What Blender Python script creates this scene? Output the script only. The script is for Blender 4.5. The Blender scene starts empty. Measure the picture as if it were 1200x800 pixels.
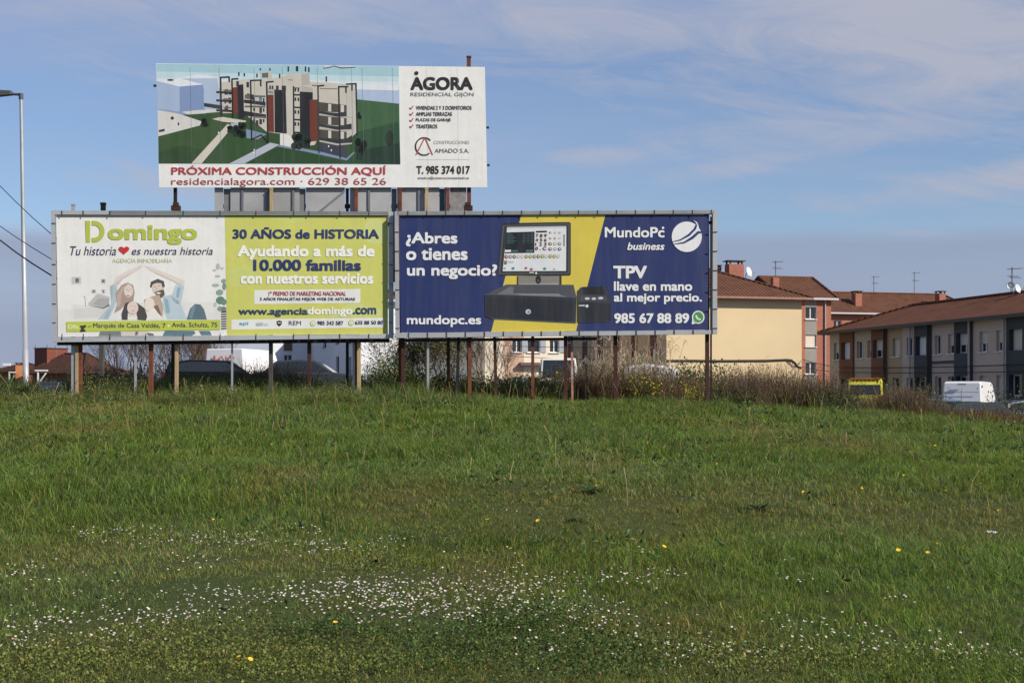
import bpy, math, random
import numpy as np
from mathutils import Vector, Matrix
R = math.radians
rnd = random.Random(7)
rng = np.random.default_rng(11)
sc = bpy.context.scene
col = sc.collection

# ------------------------------------------------------------------ camera, sky, sun, exposure
EYE = 1.6; FPX = 1666.7; HZ = 465.0          # photo pixels: focal length, horizon row (1200x800)
cd = bpy.data.cameras.new('camera'); cam = bpy.data.objects.new('camera', cd); col.objects.link(cam)
cam.location = (0, 0, EYE); cam.rotation_euler = (R(90), 0, 0)
cd.sensor_width = 36; cd.lens = 50; cd.shift_y = (HZ-400)/1200; cd.clip_start = .1; cd.clip_end = 9000
sc.camera = cam
SUN_AZ, SUN_EL = R(58), R(36)                # azimuth measured from straight behind the camera towards the right
sdir = Vector((math.sin(SUN_AZ)*math.cos(SUN_EL), -math.cos(SUN_AZ)*math.cos(SUN_EL), math.sin(SUN_EL)))
ld = bpy.data.lights.new('sun', 'SUN'); ld.energy = 4.1; ld.angle = R(.6); ld.color = (1, .93, .83)
sun = bpy.data.objects.new('sun', ld); col.objects.link(sun)
sun.rotation_euler = sdir.to_track_quat('Z', 'Y').to_euler()
w = bpy.data.worlds.new('World'); sc.world = w; w.use_nodes = True
nt = w.node_tree; N = nt.nodes; L = nt.links; N.clear()
def nd(tree, t, **k):
    n = tree.nodes.new(t)
    for a, b in k.items(): setattr(n, a, b)
    return n
def mathn(tree, op, a, b=None, c=None, clamp=False):
    n = tree.nodes.new('ShaderNodeMath'); n.operation = op; n.use_clamp = clamp
    for i, v in enumerate((a, b, c)):
        if v is None: continue
        if isinstance(v, (int, float)): n.inputs[i].default_value = v
        else: tree.links.new(v, n.inputs[i])
    return n.outputs[0]
out = nd(nt, 'ShaderNodeOutputWorld'); bg = nd(nt, 'ShaderNodeBackground'); L.new(bg.outputs[0], out.inputs[0])
sky = nd(nt, 'ShaderNodeTexSky', sky_type='NISHITA', sun_disc=False)
sky.sun_elevation = SUN_EL; sky.sun_rotation = math.atan2(sdir.x, sdir.y)
sky.air_density = 1.0; sky.dust_density = .6; sky.ozone_density = 2.2
tc = nd(nt, 'ShaderNodeTexCoord'); sp = nd(nt, 'ShaderNodeSeparateXYZ'); L.new(tc.outputs['Generated'], sp.inputs[0])
az = mathn(nt, 'ARCTAN2', sp.outputs[0], sp.outputs[1]); el = mathn(nt, 'MAXIMUM', sp.outputs[2], 0.0)
hyp = mathn(nt, 'ADD', el, .16)
px_ = mathn(nt, 'DIVIDE', sp.outputs[0], hyp); py_ = mathn(nt, 'DIVIDE', sp.outputs[1], hyp)
cb = nd(nt, 'ShaderNodeCombineXYZ'); L.new(px_, cb.inputs[0]); L.new(py_, cb.inputs[1])
def noise(tree, vec, scale, detail=6, rough=.55, dist=0.):
    n = nd(tree, 'ShaderNodeTexNoise'); n.inputs['Scale'].default_value = scale; n.inputs['Detail'].default_value = detail
    n.inputs['Roughness'].default_value = rough; n.inputs['Distortion'].default_value = dist; tree.links.new(vec, n.inputs['Vector']); return n
def ramp(tree, fac, stops):
    r = nd(tree, 'ShaderNodeValToRGB'); e = r.color_ramp.elements
    for i, (p, c) in enumerate(stops):
        x = e[i] if i < 2 else e.new(p)
        x.position = p; x.color = (c, c, c, 1) if isinstance(c, (int, float)) else (*c, 1)
    tree.links.new(fac, r.inputs[0]); return r.outputs[0]
mp = nd(nt, 'ShaderNodeMapping'); mp.inputs['Location'].default_value = (3.1, 1.2, 0); mp.inputs['Rotation'].default_value = (0, 0, R(-24)); mp.inputs['Scale'].default_value = (.55, .8, 1)
L.new(cb.outputs[0], mp.inputs[0])
c1 = ramp(nt, noise(nt, mp.outputs[0], .9, 7, .58, .5).outputs[0], [(.34, 0.), (.66, 1.)])        # broad veil of high cloud
mp2 = nd(nt, 'ShaderNodeMapping'); mp2.inputs['Location'].default_value = (7.7, 4.4, 2); mp2.inputs['Rotation'].default_value = (0, 0, R(-38)); mp2.inputs['Scale'].default_value = (.5, 2.2, 1)
L.new(cb.outputs[0], mp2.inputs[0])
c2 = ramp(nt, noise(nt, mp2.outputs[0], .8, 8, .6, .8).outputs[0], [(.46, 0.), (.74, 1.)])       # thin streaks
cbl = nd(nt, 'ShaderNodeCombineXYZ'); L.new(az, cbl.inputs[0]); L.new(mathn(nt, 'MULTIPLY', el, 6.), cbl.inputs[1])
nlow = noise(nt, cbl.outputs[0], 3.2, 5, .55, .2).outputs[0]                                     # low grey bank near the horizon
elw = mathn(nt, 'ADD', el, mathn(nt, 'MULTIPLY', mathn(nt, 'SUBTRACT', nlow, .5), .05))
c3 = ramp(nt, elw, [(.102, .8), (.116, 0.)])
c3 = mathn(nt, 'MULTIPLY', c3, mathn(nt, 'ADD', .55, nlow))
up = ramp(nt, el, [(.12, .55), (.25, 1.)])
cs = mathn(nt, 'MULTIPLY', mathn(nt, 'ADD', mathn(nt, 'MULTIPLY', c1, .75), mathn(nt, 'MULTIPLY', c2, .5)), up, clamp=True)
def mixc(tree, f, a, b):
    m = nd(tree, 'ShaderNodeMix', data_type='RGBA')
    for v, i in ((f, 0), (a, 6), (b, 7)):
        if isinstance(v, (int, float)): m.inputs[i].default_value = v
        elif isinstance(v, tuple): m.inputs[i].default_value = (*v, 1)
        else: tree.links.new(v, m.inputs[i])
    return m.outputs[2]
skys = nd(nt, 'ShaderNodeVectorMath', operation='MULTIPLY'); skys.inputs[1].default_value = (1.08, 1.17, 1.36); L.new(sky.outputs[0], skys.inputs[0])
# clouds of their own: direction (degrees right of ahead, degrees up), half sizes, slant, weight
cbz = nd(nt, 'ShaderNodeCombineXYZ'); L.new(az, cbz.inputs[0]); L.new(mathn(nt, 'ADD', mathn(nt, 'MULTIPLY', el, 4.2), mathn(nt, 'MULTIPLY', az, .5)), cbz.inputs[1])
nw = noise(nt, cbz.outputs[0], 7.5, 11, .68, 1.1).outputs[0]; acc = None
for a0, e0, ra, re, sl, wt in ((17, 13.6, 11, 3.4, -.06, 1.0), (13, 10.3, 7, 1.1, .05, .75), (2.8, 9.6, 2.6, .42, .0, .75), (9.5, 9.2, 4.2, .6, .16, .7), (19, 8.2, 7, .8, .05, .7), (16.5, 6.2, 3.2, .22, -.12, .55), (-10, 11.3, 9, .9, -.16, .55), (-8, 15.2, 16, 1.5, -.04, .6), (3, 14.6, 9, 1.5, -.1, .6), (-13, 8.2, 8, .7, -.1, .45), (-19, 5.6, 6, .9, 0, .5), (14, 4.4, 9, .9, 0, .5), (6, 12.3, 8, .8, -.08, .4)):
    da = mathn(nt, 'SUBTRACT', az, R(a0)); de = mathn(nt, 'SUBTRACT', mathn(nt, 'SUBTRACT', el, math.sin(R(e0))), mathn(nt, 'MULTIPLY', da, sl))
    g_ = mathn(nt, 'ADD', mathn(nt, 'POWER', mathn(nt, 'ABSOLUTE', mathn(nt, 'DIVIDE', da, R(ra))), 2.), mathn(nt, 'POWER', mathn(nt, 'ABSOLUTE', mathn(nt, 'DIVIDE', de, R(re))), 2.))
    m_ = mathn(nt, 'MULTIPLY', mathn(nt, 'POWER', 2.718, mathn(nt, 'MULTIPLY', g_, -1.)), wt); acc = m_ if acc is None else mathn(nt, 'MAXIMUM', acc, m_)
own = mathn(nt, 'MULTIPLY', ramp(nt, mathn(nt, 'ADD', mathn(nt, 'MULTIPLY', acc, .62), mathn(nt, 'MULTIPLY', mathn(nt, 'SUBTRACT', nw, .5), 1.1)), [(.14, 0.), (.58, 1.)]), .9)
s0 = mixc(nt, mathn(nt, 'MULTIPLY', cs, .8), skys.outputs[0], (4.7, 5.25, 7.1))
s1 = mixc(nt, own, s0, (5.3, 5.5, 6.6))
s2 = mixc(nt, c3, s1, (3.6, 4.2, 5.85))
L.new(s2, bg.inputs[0]); bg.inputs[1].default_value = .062
vs = sc.view_settings; vs.view_transform = 'Standard'; vs.look = 'None'; vs.exposure = .46; vs.gamma = 1; vs.use_curve_mapping = False

# ------------------------------------------------------------------ materials
_m = {}
def lin(h):
    v = [int(h[i:i+2], 16)/255 for i in (0, 2, 4)]
    return tuple(((c+.055)/1.055)**2.4 if c > .04045 else c/12.92 for c in v)
def mat(name, c, rough=.7, metal=0., var=0., scale=3., bump=0., bscale=None, dirt=None, spec=.3, stretch=None):
    """plain surface whose colour wanders by var at scale; dirt = (colour, amount) adds blotches"""
    if name in _m: return _m[name]
    m = bpy.data.materials.new(name); m.use_nodes = True; t = m.node_tree; b = t.nodes['Principled BSDF']
    b.inputs['Roughness'].default_value = rough; b.inputs['Metallic'].default_value = metal; b.inputs['Specular IOR Level'].default_value = spec
    b.inputs['Base Color'].default_value = (*c, 1)
    if var or bump or dirt:
        g = nd(t, 'ShaderNodeNewGeometry'); v = g.outputs['Position']
        if stretch:
            q = nd(t, 'ShaderNodeMapping'); q.inputs['Scale'].default_value = stretch; t.links.new(v, q.inputs[0]); v = q.outputs[0]
        n = noise(t, v, scale, 6, .6)
        k = mixc(t, ramp(t, n.outputs[0], [(.25, 0.), (.75, 1.)]), tuple(x*(1-var) for x in c), tuple(min(1, x*(1+var)) for x in c))
        if dirt:
            n3 = noise(t, v, scale*.37, 8, .65)
            k = mixc(t, ramp(t, n3.outputs[0], [(.5, 0.), (.68, dirt[1])]), k, dirt[0])
        t.links.new(k, b.inputs['Base Color'])
        if bump:
            n2 = noise(t, v, bscale or scale*6, 4, .6); bp = nd(t, 'ShaderNodeBump'); bp.inputs['Strength'].default_value = bump; bp.inputs['Distance'].default_value = .02
            t.links.new(n2.outputs[0], bp.inputs['Height']); t.links.new(bp.outputs[0], b.inputs['Normal'])
    _m[name] = m; return m
def wash(h, a, to='e6e5e1'):
    return ''.join('%02x' % round(int(h[i:i+2], 16)*(1-a)+int(to[i:i+2], 16)*a) for i in (0, 2, 4))
def ink(h, k=.8):
    """a printing ink on vinyl, from its colour"""
    n = 'ink_'+h
    if n in _m: return _m[n]
    c = tuple(x*k for x in lin(h))
    m = mat(n, c, rough=.55, var=.04, scale=1.3, spec=.25); t = m.node_tree; b = t.nodes['Principled BSDF']     # weathered vinyl: faint grime runs and a slightly rippled sheet
    k = b.inputs['Base Color'].links[0].from_socket; g = nd(t, 'ShaderNodeNewGeometry'); q = nd(t, 'ShaderNodeMapping'); q.inputs['Scale'].default_value = (3.2, 3.2, .22); t.links.new(g.outputs['Position'], q.inputs[0])
    r_ = ramp(t, noise(t, q.outputs[0], 1., 8, .7).outputs[0], [(.45, 0.), (.8, .22)]); t.links.new(mixc(t, r_, k, tuple(.25*x+.16 for x in c)), b.inputs['Base Color'])
    f_ = noise(t, g.outputs['Position'], 9., 5, .7).outputs[0]; k = b.inputs['Base Color'].links[0].from_socket; t.links.new(mixc(t, ramp(t, f_, [(.3, 0.), (.75, .16)]), k, tuple(min(1, x*.6+.02) for x in c)), b.inputs['Base Color'])
    n2 = noise(t, g.outputs['Position'], .9, 3, .5, .6); bp = nd(t, 'ShaderNodeBump'); bp.inputs['Strength'].default_value = .5; bp.inputs['Distance'].default_value = .035; t.links.new(n2.outputs[0], bp.inputs['Height']); t.links.new(bp.outputs[0], b.inputs['Normal'])
    return m
def tiles(name, u, v, base, dark):
    """clay roof tiles: rounded rows running down the slope (u across the rows, v up the slope, both world directions)"""
    if name in _m: return _m[name]
    m = bpy.data.materials.new(name); m.use_nodes = True; t = m.node_tree; b = t.nodes['Principled BSDF']; b.inputs['Roughness'].default_value = .85
    b.inputs['Specular IOR Level'].default_value = .2
    g = nd(t, 'ShaderNodeNewGeometry'); pos = g.outputs['Position']
    def dot(d):
        n = nd(t, 'ShaderNodeVectorMath', operation='DOT_PRODUCT'); t.links.new(pos, n.inputs[0]); n.inputs[1].default_value = d; return n.outputs['Value']
    a, c = dot(u), dot(v)
    s = mathn(t, 'ABSOLUTE', mathn(t, 'SINE', mathn(t, 'MULTIPLY', a, math.pi/.30)))
    r = mathn(t, 'FRACT', mathn(t, 'MULTIPLY', c, 1/.36))
    h = mathn(t, 'ADD', s, mathn(t, 'MULTIPLY', r, -.35))
    n = noise(t, pos, 1.1, 6, .65); n2 = noise(t, pos, 9, 3, .6)
    k = mixc(t, n2.outputs[0], dark, base)
    k = mixc(t, ramp(t, n.outputs[0], [(.45, 0.), (.7, .6)]), k, tuple(x*.55 for x in dark))
    k = mixc(t, ramp(t, s, [(.0, 1.), (.35, 0.)]), k, tuple(x*.5 for x in dark))     # open joints between the rows are darker
    t.links.new(k, b.inputs['Base Color'])
    bp = nd(t, 'ShaderNodeBump'); bp.inputs['Strength'].default_value = .8; bp.inputs['Distance'].default_value = .09
    t.links.new(h, bp.inputs['Height']); t.links.new(bp.outputs[0], b.inputs['Normal'])
    _m[name] = m; return m
def bricks(name, c, mortar=(.32, .28, .24), u=(1, 0, 0)):
    if name in _m: return _m[name]
    m = bpy.data.materials.new(name); m.use_nodes = True; t = m.node_tree; b = t.nodes['Principled BSDF']; b.inputs['Roughness'].default_value = .85
    g = nd(t, 'ShaderNodeNewGeometry')
    d = nd(t, 'ShaderNodeVectorMath', operation='DOT_PRODUCT'); t.links.new(g.outputs['Position'], d.inputs[0]); d.inputs[1].default_value = u
    s = nd(t, 'ShaderNodeSeparateXYZ'); t.links.new(g.outputs['Position'], s.inputs[0])
    q = nd(t, 'ShaderNodeCombineXYZ'); t.links.new(d.outputs['Value'], q.inputs[0]); t.links.new(s.outputs[2], q.inputs[1])
    k = nd(t, 'ShaderNodeTexBrick'); t.links.new(q.outputs[0], k.inputs['Vector'])
    k.inputs['Scale'].default_value = 1; k.inputs['Brick Width'].default_value = .25; k.inputs['Row Height'].default_value = .08; k.inputs['Mortar Size'].default_value = .008
    k.inputs['Color1'].default_value = (*[x*1.15 for x in c], 1); k.inputs['Color2'].default_value = (*[x*.8 for x in c], 1); k.inputs['Mortar'].default_value = (*mortar, 1)
    n = noise(t, g.outputs['Position'], .8, 6, .6)
    t.links.new(mixc(t, mathn(t, 'MULTIPLY', n.outputs[0], .45), k.outputs[0], tuple(x*.6 for x in c)), b.inputs['Base Color'])
    _m[name] = m; return m
def leafmat(name, trans=.3, rough=.6):
    """vegetation: colour from the mesh's own per-leaf colours, light passes through"""
    if name in _m: return _m[name]
    m = bpy.data.materials.new(name); m.use_nodes = True; t = m.node_tree; b = t.nodes['Principled BSDF']; o = t.nodes['Material Output']
    b.inputs['Roughness'].default_value = rough; b.inputs['Specular IOR Level'].default_value = .1
    a = nd(t, 'ShaderNodeAttribute', attribute_name='Col'); t.links.new(a.outputs[0], b.inputs['Base Color'])
    tr = nd(t, 'ShaderNodeBsdfTranslucent'); t.links.new(a.outputs[0], tr.inputs[0])
    mx = nd(t, 'ShaderNodeMixShader'); mx.inputs[0].default_value = trans
    t.links.new(b.outputs[0], mx.inputs[1]); t.links.new(tr.outputs[0], mx.inputs[2]); t.links.new(mx.outputs[0], o.inputs[0])
    _m[name] = m; return m
def glass(): return mat('window_glass', (.025, .03, .035), .08, spec=.6)
GALV = lambda: mat('galvanised_steel', (.40, .41, .42), .5, .35, .12, 2., .1, 20)
GALVD = lambda: mat('weathered_steel', (.17, .175, .17), .6, .2, .2, 2., .1, 20)
RUST = lambda: mat('rusty_steel', (.15, .05, .026), .85, 0, .45, 5., .3, 40, ((.07, .028, .018), .8))
RUSTD = lambda: mat('dark_rusty_steel', (.055, .022, .016), .85, 0, .4, 5., .3, 40)
WOOD = lambda: mat('pale_timber', (.42, .30, .16), .8, 0, .3, 6., .3, 30, stretch=(1, 1, .15))
BLACK = lambda: mat('black_steel', (.015, .015, .016), .6)

# ------------------------------------------------------------------ mesh builder and object helpers
def P(px, py, D):
    """photo pixel at depth D -> world point"""
    return Vector(((px-600)/FPX*D, D, EYE+(HZ-py)/FPX*D))
class MB:
    def __init__(s): s.v = []; s.f = []; s.mi = []; s.c = []; s.sm = []
    def face(s, pts, mi=0, c=(1, 1, 1), smooth=False):
        i = len(s.v); s.v += [tuple(p) for p in pts]; s.c += [c]*len(pts); s.f.append(tuple(range(i, i+len(pts)))); s.mi.append(mi); s.sm.append(smooth); return s
    def mesh(s, pts, faces, mi=0, c=(1, 1, 1), smooth=False):
        i = len(s.v); s.v += [tuple(p) for p in pts]; s.c += [c]*len(pts)
        for f in faces: s.f.append(tuple(i+k for k in f)); s.mi.append(mi); s.sm.append(smooth)
        return s
    def box(s, c, d, X=(1, 0, 0), Y=(0, 1, 0), Z=(0, 0, 1), mi=0, taper=1.):
        c, X, Y, Z = Vector(c), Vector(X), Vector(Y), Vector(Z); p = []
        for k in (-1, 1):
            q = taper if k > 0 else 1.
            for a, b in ((-1, -1), (1, -1), (1, 1), (-1, 1)): p.append(c+X*(a*d[0]/2*q)+Y*(b*d[1]/2*q)+Z*(k*d[2]/2))
        return s.mesh(p, [(0, 3, 2, 1), (4, 5, 6, 7), (0, 1, 5, 4), (1, 2, 6, 5), (2, 3, 7, 6), (3, 0, 4, 7)], mi)
    def beam(s, p0, p1, wd, ht, up=(0, 0, 1), mi=0):
        p0, p1 = Vector(p0), Vector(p1); z = p1-p0; l = z.length; z.normalize(); u = Vector(up)
        if abs(z.dot(u)) > .95: u = Vector((0, 1, 0))
        x = z.cross(u).normalized(); y = x.cross(z).normalized()
        return s.box((p0+p1)/2, (wd, ht, l), x, y, z, mi)
    def tube(s, pts, r, n=8, mi=0, c=(1, 1, 1), cap=True):
        pts = [Vector(p) for p in pts]; rr = r if isinstance(r, (list, tuple)) else [r]*len(pts); V = []; Fc = []
        ref = Vector((0, 0, 1)) if abs((pts[-1]-pts[0]).normalized().z) < .9 else Vector((1, 0, 0))
        for i, p in enumerate(pts):
            t = (pts[min(i+1, len(pts)-1)]-pts[max(i-1, 0)]).normalized(); x = t.cross(ref).normalized(); y = t.cross(x)
            for k in range(n): a = 2*math.pi*k/n; V.append(p+(x*math.cos(a)+y*math.sin(a))*rr[i])
        for i in range(len(pts)-1):
            for k in range(n): Fc.append((i*n+k, i*n+(k+1) % n, (i+1)*n+(k+1) % n, (i+1)*n+k))
        s.mesh(V, Fc, mi, c, True)
        if cap and n > 3: s.face(V[:n], mi, c); s.face(V[-n:], mi, c)
        return s
    def lathe(s, c, axis, prof, n=16, mi=0):
        """prof: (distance along axis, radius)"""
        c, z = Vector(c), Vector(axis).normalized(); x = z.orthogonal().normalized(); y = z.cross(x); V = []; Fc = []
        for d, r in prof:
            for k in range(n): a = 2*math.pi*k/n; V.append(c+z*d+(x*math.cos(a)+y*math.sin(a))*r)
        for i in range(len(prof)-1):
            for k in range(n): Fc.append((i*n+k, i*n+(k+1) % n, (i+1)*n+(k+1) % n, (i+1)*n+k))
        return s.mesh(V, Fc, mi, smooth=True)
    def prism(s, poly, a, b, mi=0):
        """poly in 3-D, swept from offset a to offset b (vectors)"""
        a, b = Vector(a), Vector(b); n = len(poly); q = [Vector(p) for p in poly]
        s.mesh([p+a for p in q]+[p+b for p in q], [tuple(range(n-1, -1, -1)), tuple(range(n, 2*n))]+[(i, (i+1) % n, n+(i+1) % n, n+i) for i in range(n)], mi); return s
    def build(s, name, mats, parent=None, org=None, colors=False, bevel=0):
        rt = parent
        while rt is not None and rt.parent is not None: rt = rt.parent
        o_ = Vector(org) if org is not None else (Vector(rt.location) if rt is not None and rt.get('_world') else Vector((0, 0, 0)))
        me = bpy.data.meshes.new(name); me.from_pydata([tuple(Vector(p)-o_) for p in s.v], [], s.f)
        for m in (mats if isinstance(mats, (list, tuple)) else [mats]): me.materials.append(m)
        me.polygons.foreach_set('material_index', s.mi); me.polygons.foreach_set('use_smooth', s.sm)
        if colors:
            a = me.color_attributes.new('Col', 'FLOAT_COLOR', 'POINT'); a.data.foreach_set('color', [x for c in s.c for x in (*c, 1)])
        me.update(); ob = bpy.data.objects.new(name, me); col.objects.link(ob)
        if parent is not None: ob.parent = parent
        if org is not None and parent is None: ob.location = o_
        if bevel:
            bv = ob.modifiers.new('bevel', 'BEVEL'); bv.width = bevel; bv.segments = 3; bv.limit_method = 'ANGLE'; bv.angle_limit = R(25)
        return ob
def tag(o, label, cat, group=None, kind=None):
    if label: o['label'] = label
    if cat: o['category'] = cat
    if group: o['group'] = group
    if kind: o['kind'] = kind
    return o
def thing(name, label, cat, loc=(0, 0, 0), rz=0, group=None, world=True):
    """an Empty at the thing's base; with world=True its parts are given in world coordinates"""
    o = bpy.data.objects.new(name, None); col.objects.link(o); o.location = loc; o.rotation_euler.z = rz; o.empty_display_size = .2
    if world: o['_world'] = 1
    return tag(o, label, cat, group)
def dup(root, loc, rz, scale, label, group=None):
    r = root.copy(); col.objects.link(r); r.location = loc; r.rotation_euler.z = rz; r.scale = scale if isinstance(scale, (tuple, list)) else (scale,)*3
    r['label'] = label
    if group: r['group'] = group
    for ch in list(root.children):
        c = ch.copy(); col.objects.link(c); c.parent = r
        for g in ch.children: d = g.copy(); col.objects.link(d); d.parent = c
    return r

# ------------------------------------------------------------------ ground
def sstep(a, b, x):
    t = np.clip((np.asarray(x, float)-a)/(b-a), 0, 1); return t*t*(3-2*t)
def wob(x, y, s, seed):
    g = np.random.default_rng(seed); v = 0
    for k in range(7):
        a = g.uniform(0, 6.28); f = s*g.uniform(.6, 1.9); v = v+np.sin((np.cos(a)*x+np.sin(a)*y)*f+g.uniform(0, 6.28))
    return v/3.2
def zg(x, y):
    x = np.asarray(x, float); y = np.asarray(y, float)
    zb = np.interp(x, [-40, -12, -3, 5, 9, 14, 40], [1.66, 1.60, 1.47, 1.33, 1.10, .68, .40])
    near = zb*np.clip(y, -5, 35)/35
    far = 1.22*(1-sstep(4, 15, x))+(-.06+.2*sstep(58, 70, y))*sstep(4, 15, x)
    far = far+(.3-far)*sstep(70, 130, y)
    z = near+(far-near)*sstep(37, 50, y)
    amp = sstep(3, 9, y)*(1-sstep(40, 60, y))
    z = z+amp*(.035*wob(x, y, .55, 3)+.018*wob(x, y, 1.7, 5)) + .10*np.exp(-((y-15.5-.05*x)/2.2)**2)*amp - .07*np.exp(-((y-11.5-.08*x)/1.6)**2)*amp
    return z
def gz(x, y): return float(zg(x, y))
def gpix(px, py):
    """ground point seen at a photo pixel"""
    d = np.arange(3.5, 60, .02); x = (px-600)/FPX*d; z = EYE+(HZ-py)/FPX*d
    k = np.nonzero(z <= zg(x, d))[0]; d = d[k[0]] if len(k) else 40.
    return (px-600)/FPX*d, d
def axis(lo, hi, dense, n, far, nf):
    a = np.linspace(lo, hi, n); e = np.geomspace(1, far, nf)
    return np.concatenate([lo-e[::-1], a, hi+e])
gx = axis(-22, 26, 0, 130, 4000, 22); gy = np.concatenate([[-400, -120, -40, -15, -5], np.linspace(0, 60, 170), 60+np.geomspace(1.5, 6000, 40)])
GX, GY = np.meshgrid(gx, gy); GZ = zg(GX, GY)
me = bpy.data.meshes.new('ground'); nx, ny = len(gx), len(gy)
me.from_pydata(np.stack([GX, GY, GZ], -1).reshape(-1, 3).tolist(), [], [(j*nx+i, j*nx+i+1, (j+1)*nx+i+1, (j+1)*nx+i) for j in range(ny-1) for i in range(nx-1)])
me.polygons.foreach_set('use_smooth', [True]*len(me.polygons))
gm = bpy.data.materials.new('turf_soil'); gm.use_nodes = True; t = gm.node_tree; b = t.nodes['Principled BSDF']; b.inputs['Roughness'].default_value = .95; b.inputs['Specular IOR Level'].default_value = .1
g = nd(t, 'ShaderNodeNewGeometry'); n1 = noise(t, g.outputs['Position'], .5, 8, .65); n2 = noise(t, g.outputs['Position'], 14, 5, .7)
k = mixc(t, ramp(t, n1.outputs[0], [(.3, 0.), (.7, 1.)]), (.055, .08, .02), (.10, .095, .03)); k = mixc(t, n2.outputs[0], tuple([.03, .04, .014]), k)
sy = nd(t, 'ShaderNodeSeparateXYZ'); t.links.new(g.outputs['Position'], sy.inputs[0])
k = mixc(t, ramp(t, mathn(t, 'DIVIDE', sy.outputs[1], 100.), [(.5, 0.), (.53, 1.)]), k, (.10, .098, .09))
t.links.new(k, b.inputs['Base Color'])
bp = nd(t, 'ShaderNodeBump'); bp.inputs['Strength'].default_value = .6; bp.inputs['Distance'].default_value = .05; t.links.new(n2.outputs[0], bp.inputs['Height']); t.links.new(bp.outputs[0], b.inputs['Normal'])
me.materials.append(gm); go = bpy.data.objects.new('ground', me); col.objects.link(go); go['kind'] = 'structure'

# ------------------------------------------------------------------ billboards
class Board:
    """vertical board whose left and right edges stand at depths DL and DR; everything on it is laid out in its own plane"""
    def __init__(s, xl, DL, xr, DR):
        s.A = P(xl, 300, DL); B = P(xr, 300, DR); u = (B-s.A); u.z = 0; s.u = u.normalized(); s.n = Vector((s.u.y, -s.u.x, 0))
        if s.n.y > 0: s.n = -s.n
    def at(s, px, py, off=0.):
        d = Vector(((px-600)/FPX, 1, (HZ-py)/FPX)); c = Vector((0, 0, EYE)); t = s.n.dot(s.A-c)/s.n.dot(d); return c+d*t+s.n*off
class Zm:
    def __init__(s, x0, y0, k): s.x0, s.y0, s.k = x0, y0, k
    def __call__(s, *pts): return [(s.x0+x/s.k, s.y0+y/s.k) for x, y in pts]
    def box(s, x0, y0, x1, y1): return (s.x0+x0/s.k, s.y0+y0/s.k, s.x0+x1/s.k, s.y0+y1/s.k)
def ell(cx, cy, rx, ry, n=20, a0=0, a1=360):
    return [(cx+rx*math.cos(R(a0+(a1-a0)*i/n)), cy+ry*math.sin(R(a0+(a1-a0)*i/n))) for i in range(n+(a1-a0 < 360))]
def stroke(w_, *pts):
    """polyline of width w_ as quads"""
    o = []
    for (x0, y0), (x1, y1) in zip(pts, pts[1:]):
        l = math.hypot(x1-x0, y1-y0) or 1; nx_, ny_ = -(y1-y0)/l*w_/2, (x1-x0)/l*w_/2
        o.append([(x0+nx_, y0+ny_), (x1+nx_, y1+ny_), (x1-nx_, y1-ny_), (x0-nx_, y0-ny_)])
    return o
def rect(x0, y0, x1, y1): return [(x0, y0), (x1, y0), (x1, y1), (x0, y1)]
class Pic:
    def __init__(s, bd, z0=.002, dz=.0001, pale=0.): s.bd, s.z, s.dz, s.mb, s.mats, s.pale = bd, z0, dz, MB(), [], pale
    def add(s, colr, *polys):
        m = ink(wash(colr, s.pale) if s.pale else colr)
        if m not in s.mats: s.mats.append(m)
        for p in polys: s.mb.face([s.bd.at(x, y, s.z) for x, y in p], s.mats.index(m))
        s.z += s.dz; return s
    def build(s, name, parent): return s.mb.build(name, s.mats, parent)
_fc = bpy.data.curves.new('lettering', 'FONT'); _fo = bpy.data.objects.new('lettering_source', _fc)
def text(bd, s, box, colr, parent, bold=.02, italic=0., off=.0118, name='lettering', gap=1.):
    _fc.body = s; _fc.offset = 0; _fc.space_character = gap; _fc.resolution_u = 4
    col.objects.link(_fo); tm = bpy.data.meshes.new_from_object(_fo); col.objects.unlink(_fo)
    n = len(tm.vertices); v = np.empty(n*3); tm.vertices.foreach_get('co', v); v = v.reshape(-1, 3)[:, :2]
    v[:, 0] += italic*v[:, 1]; ex = bold*.95; fs = [tuple(p.vertices) for p in tm.polygons]; bpy.data.meshes.remove(tm)
    lo = v.min(0)-ex; hi = v.max(0)+ex; x0, y0, x1, y1 = box[:4]; mb = MB()
    for k, (sx, sy) in enumerate(((0, 0),) if ex == 0 else ((-ex, -ex), (ex, -ex), (ex, ex), (-ex, ex))):     # heavy letters: the strokes thickened all round
        q = (v+(sx, sy)-lo)/(hi-lo); mb.mesh([bd.at(x0+a*(x1-x0), y1-b_*(y1-y0), off+k*.00006) for a, b_ in q], fs)
    return mb.build(name, ink(colr), parent)
def quad_ring(mb, bd, outer, inner, f, bk, mi=0):
    """frame between two pixel quads (TL, TR, BR, BL), from offset f in front to bk behind"""
    for i in range(4):
        a, b_, c, d = outer[i], outer[(i+1) % 4], inner[(i+1) % 4], inner[i]
        mb.prism([bd.at(*p) for p in (a, b_, c, d)], bd.n*f, bd.n*bk, mi)
def sheet(bd, q, colr, parent, name='poster'):
    return MB().prism([bd.at(*p) for p in q], bd.n*0, bd.n*-.02).build(name, ink(colr), parent)
def post(parent, bd, px, ytop, pxb, ybase, back, wd, m, name='post', deep=None):
    """upright behind a board, foot below the grass"""
    D = bd.at(px, 330).y+back; a = P(px, ytop, D); b_ = P(pxb, ybase, D); b_.z = min(b_.z, gz(b_.x, b_.y))-.25; b_.y = D
    w_ = wd/FPX*D
    mb = MB().beam(b_, a, w_, w_, (0, 1, 0))
    if wd > 3: mb.box(a+Vector((0, 0, -.02)), (w_*1.25, w_*1.25, .03))
    return mb.build(name, m, parent)
NAVY, LIME, WHITE, YEL = '2a376a', 'cdcf6c', 'ecebe7', 'dfcb52'

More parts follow.
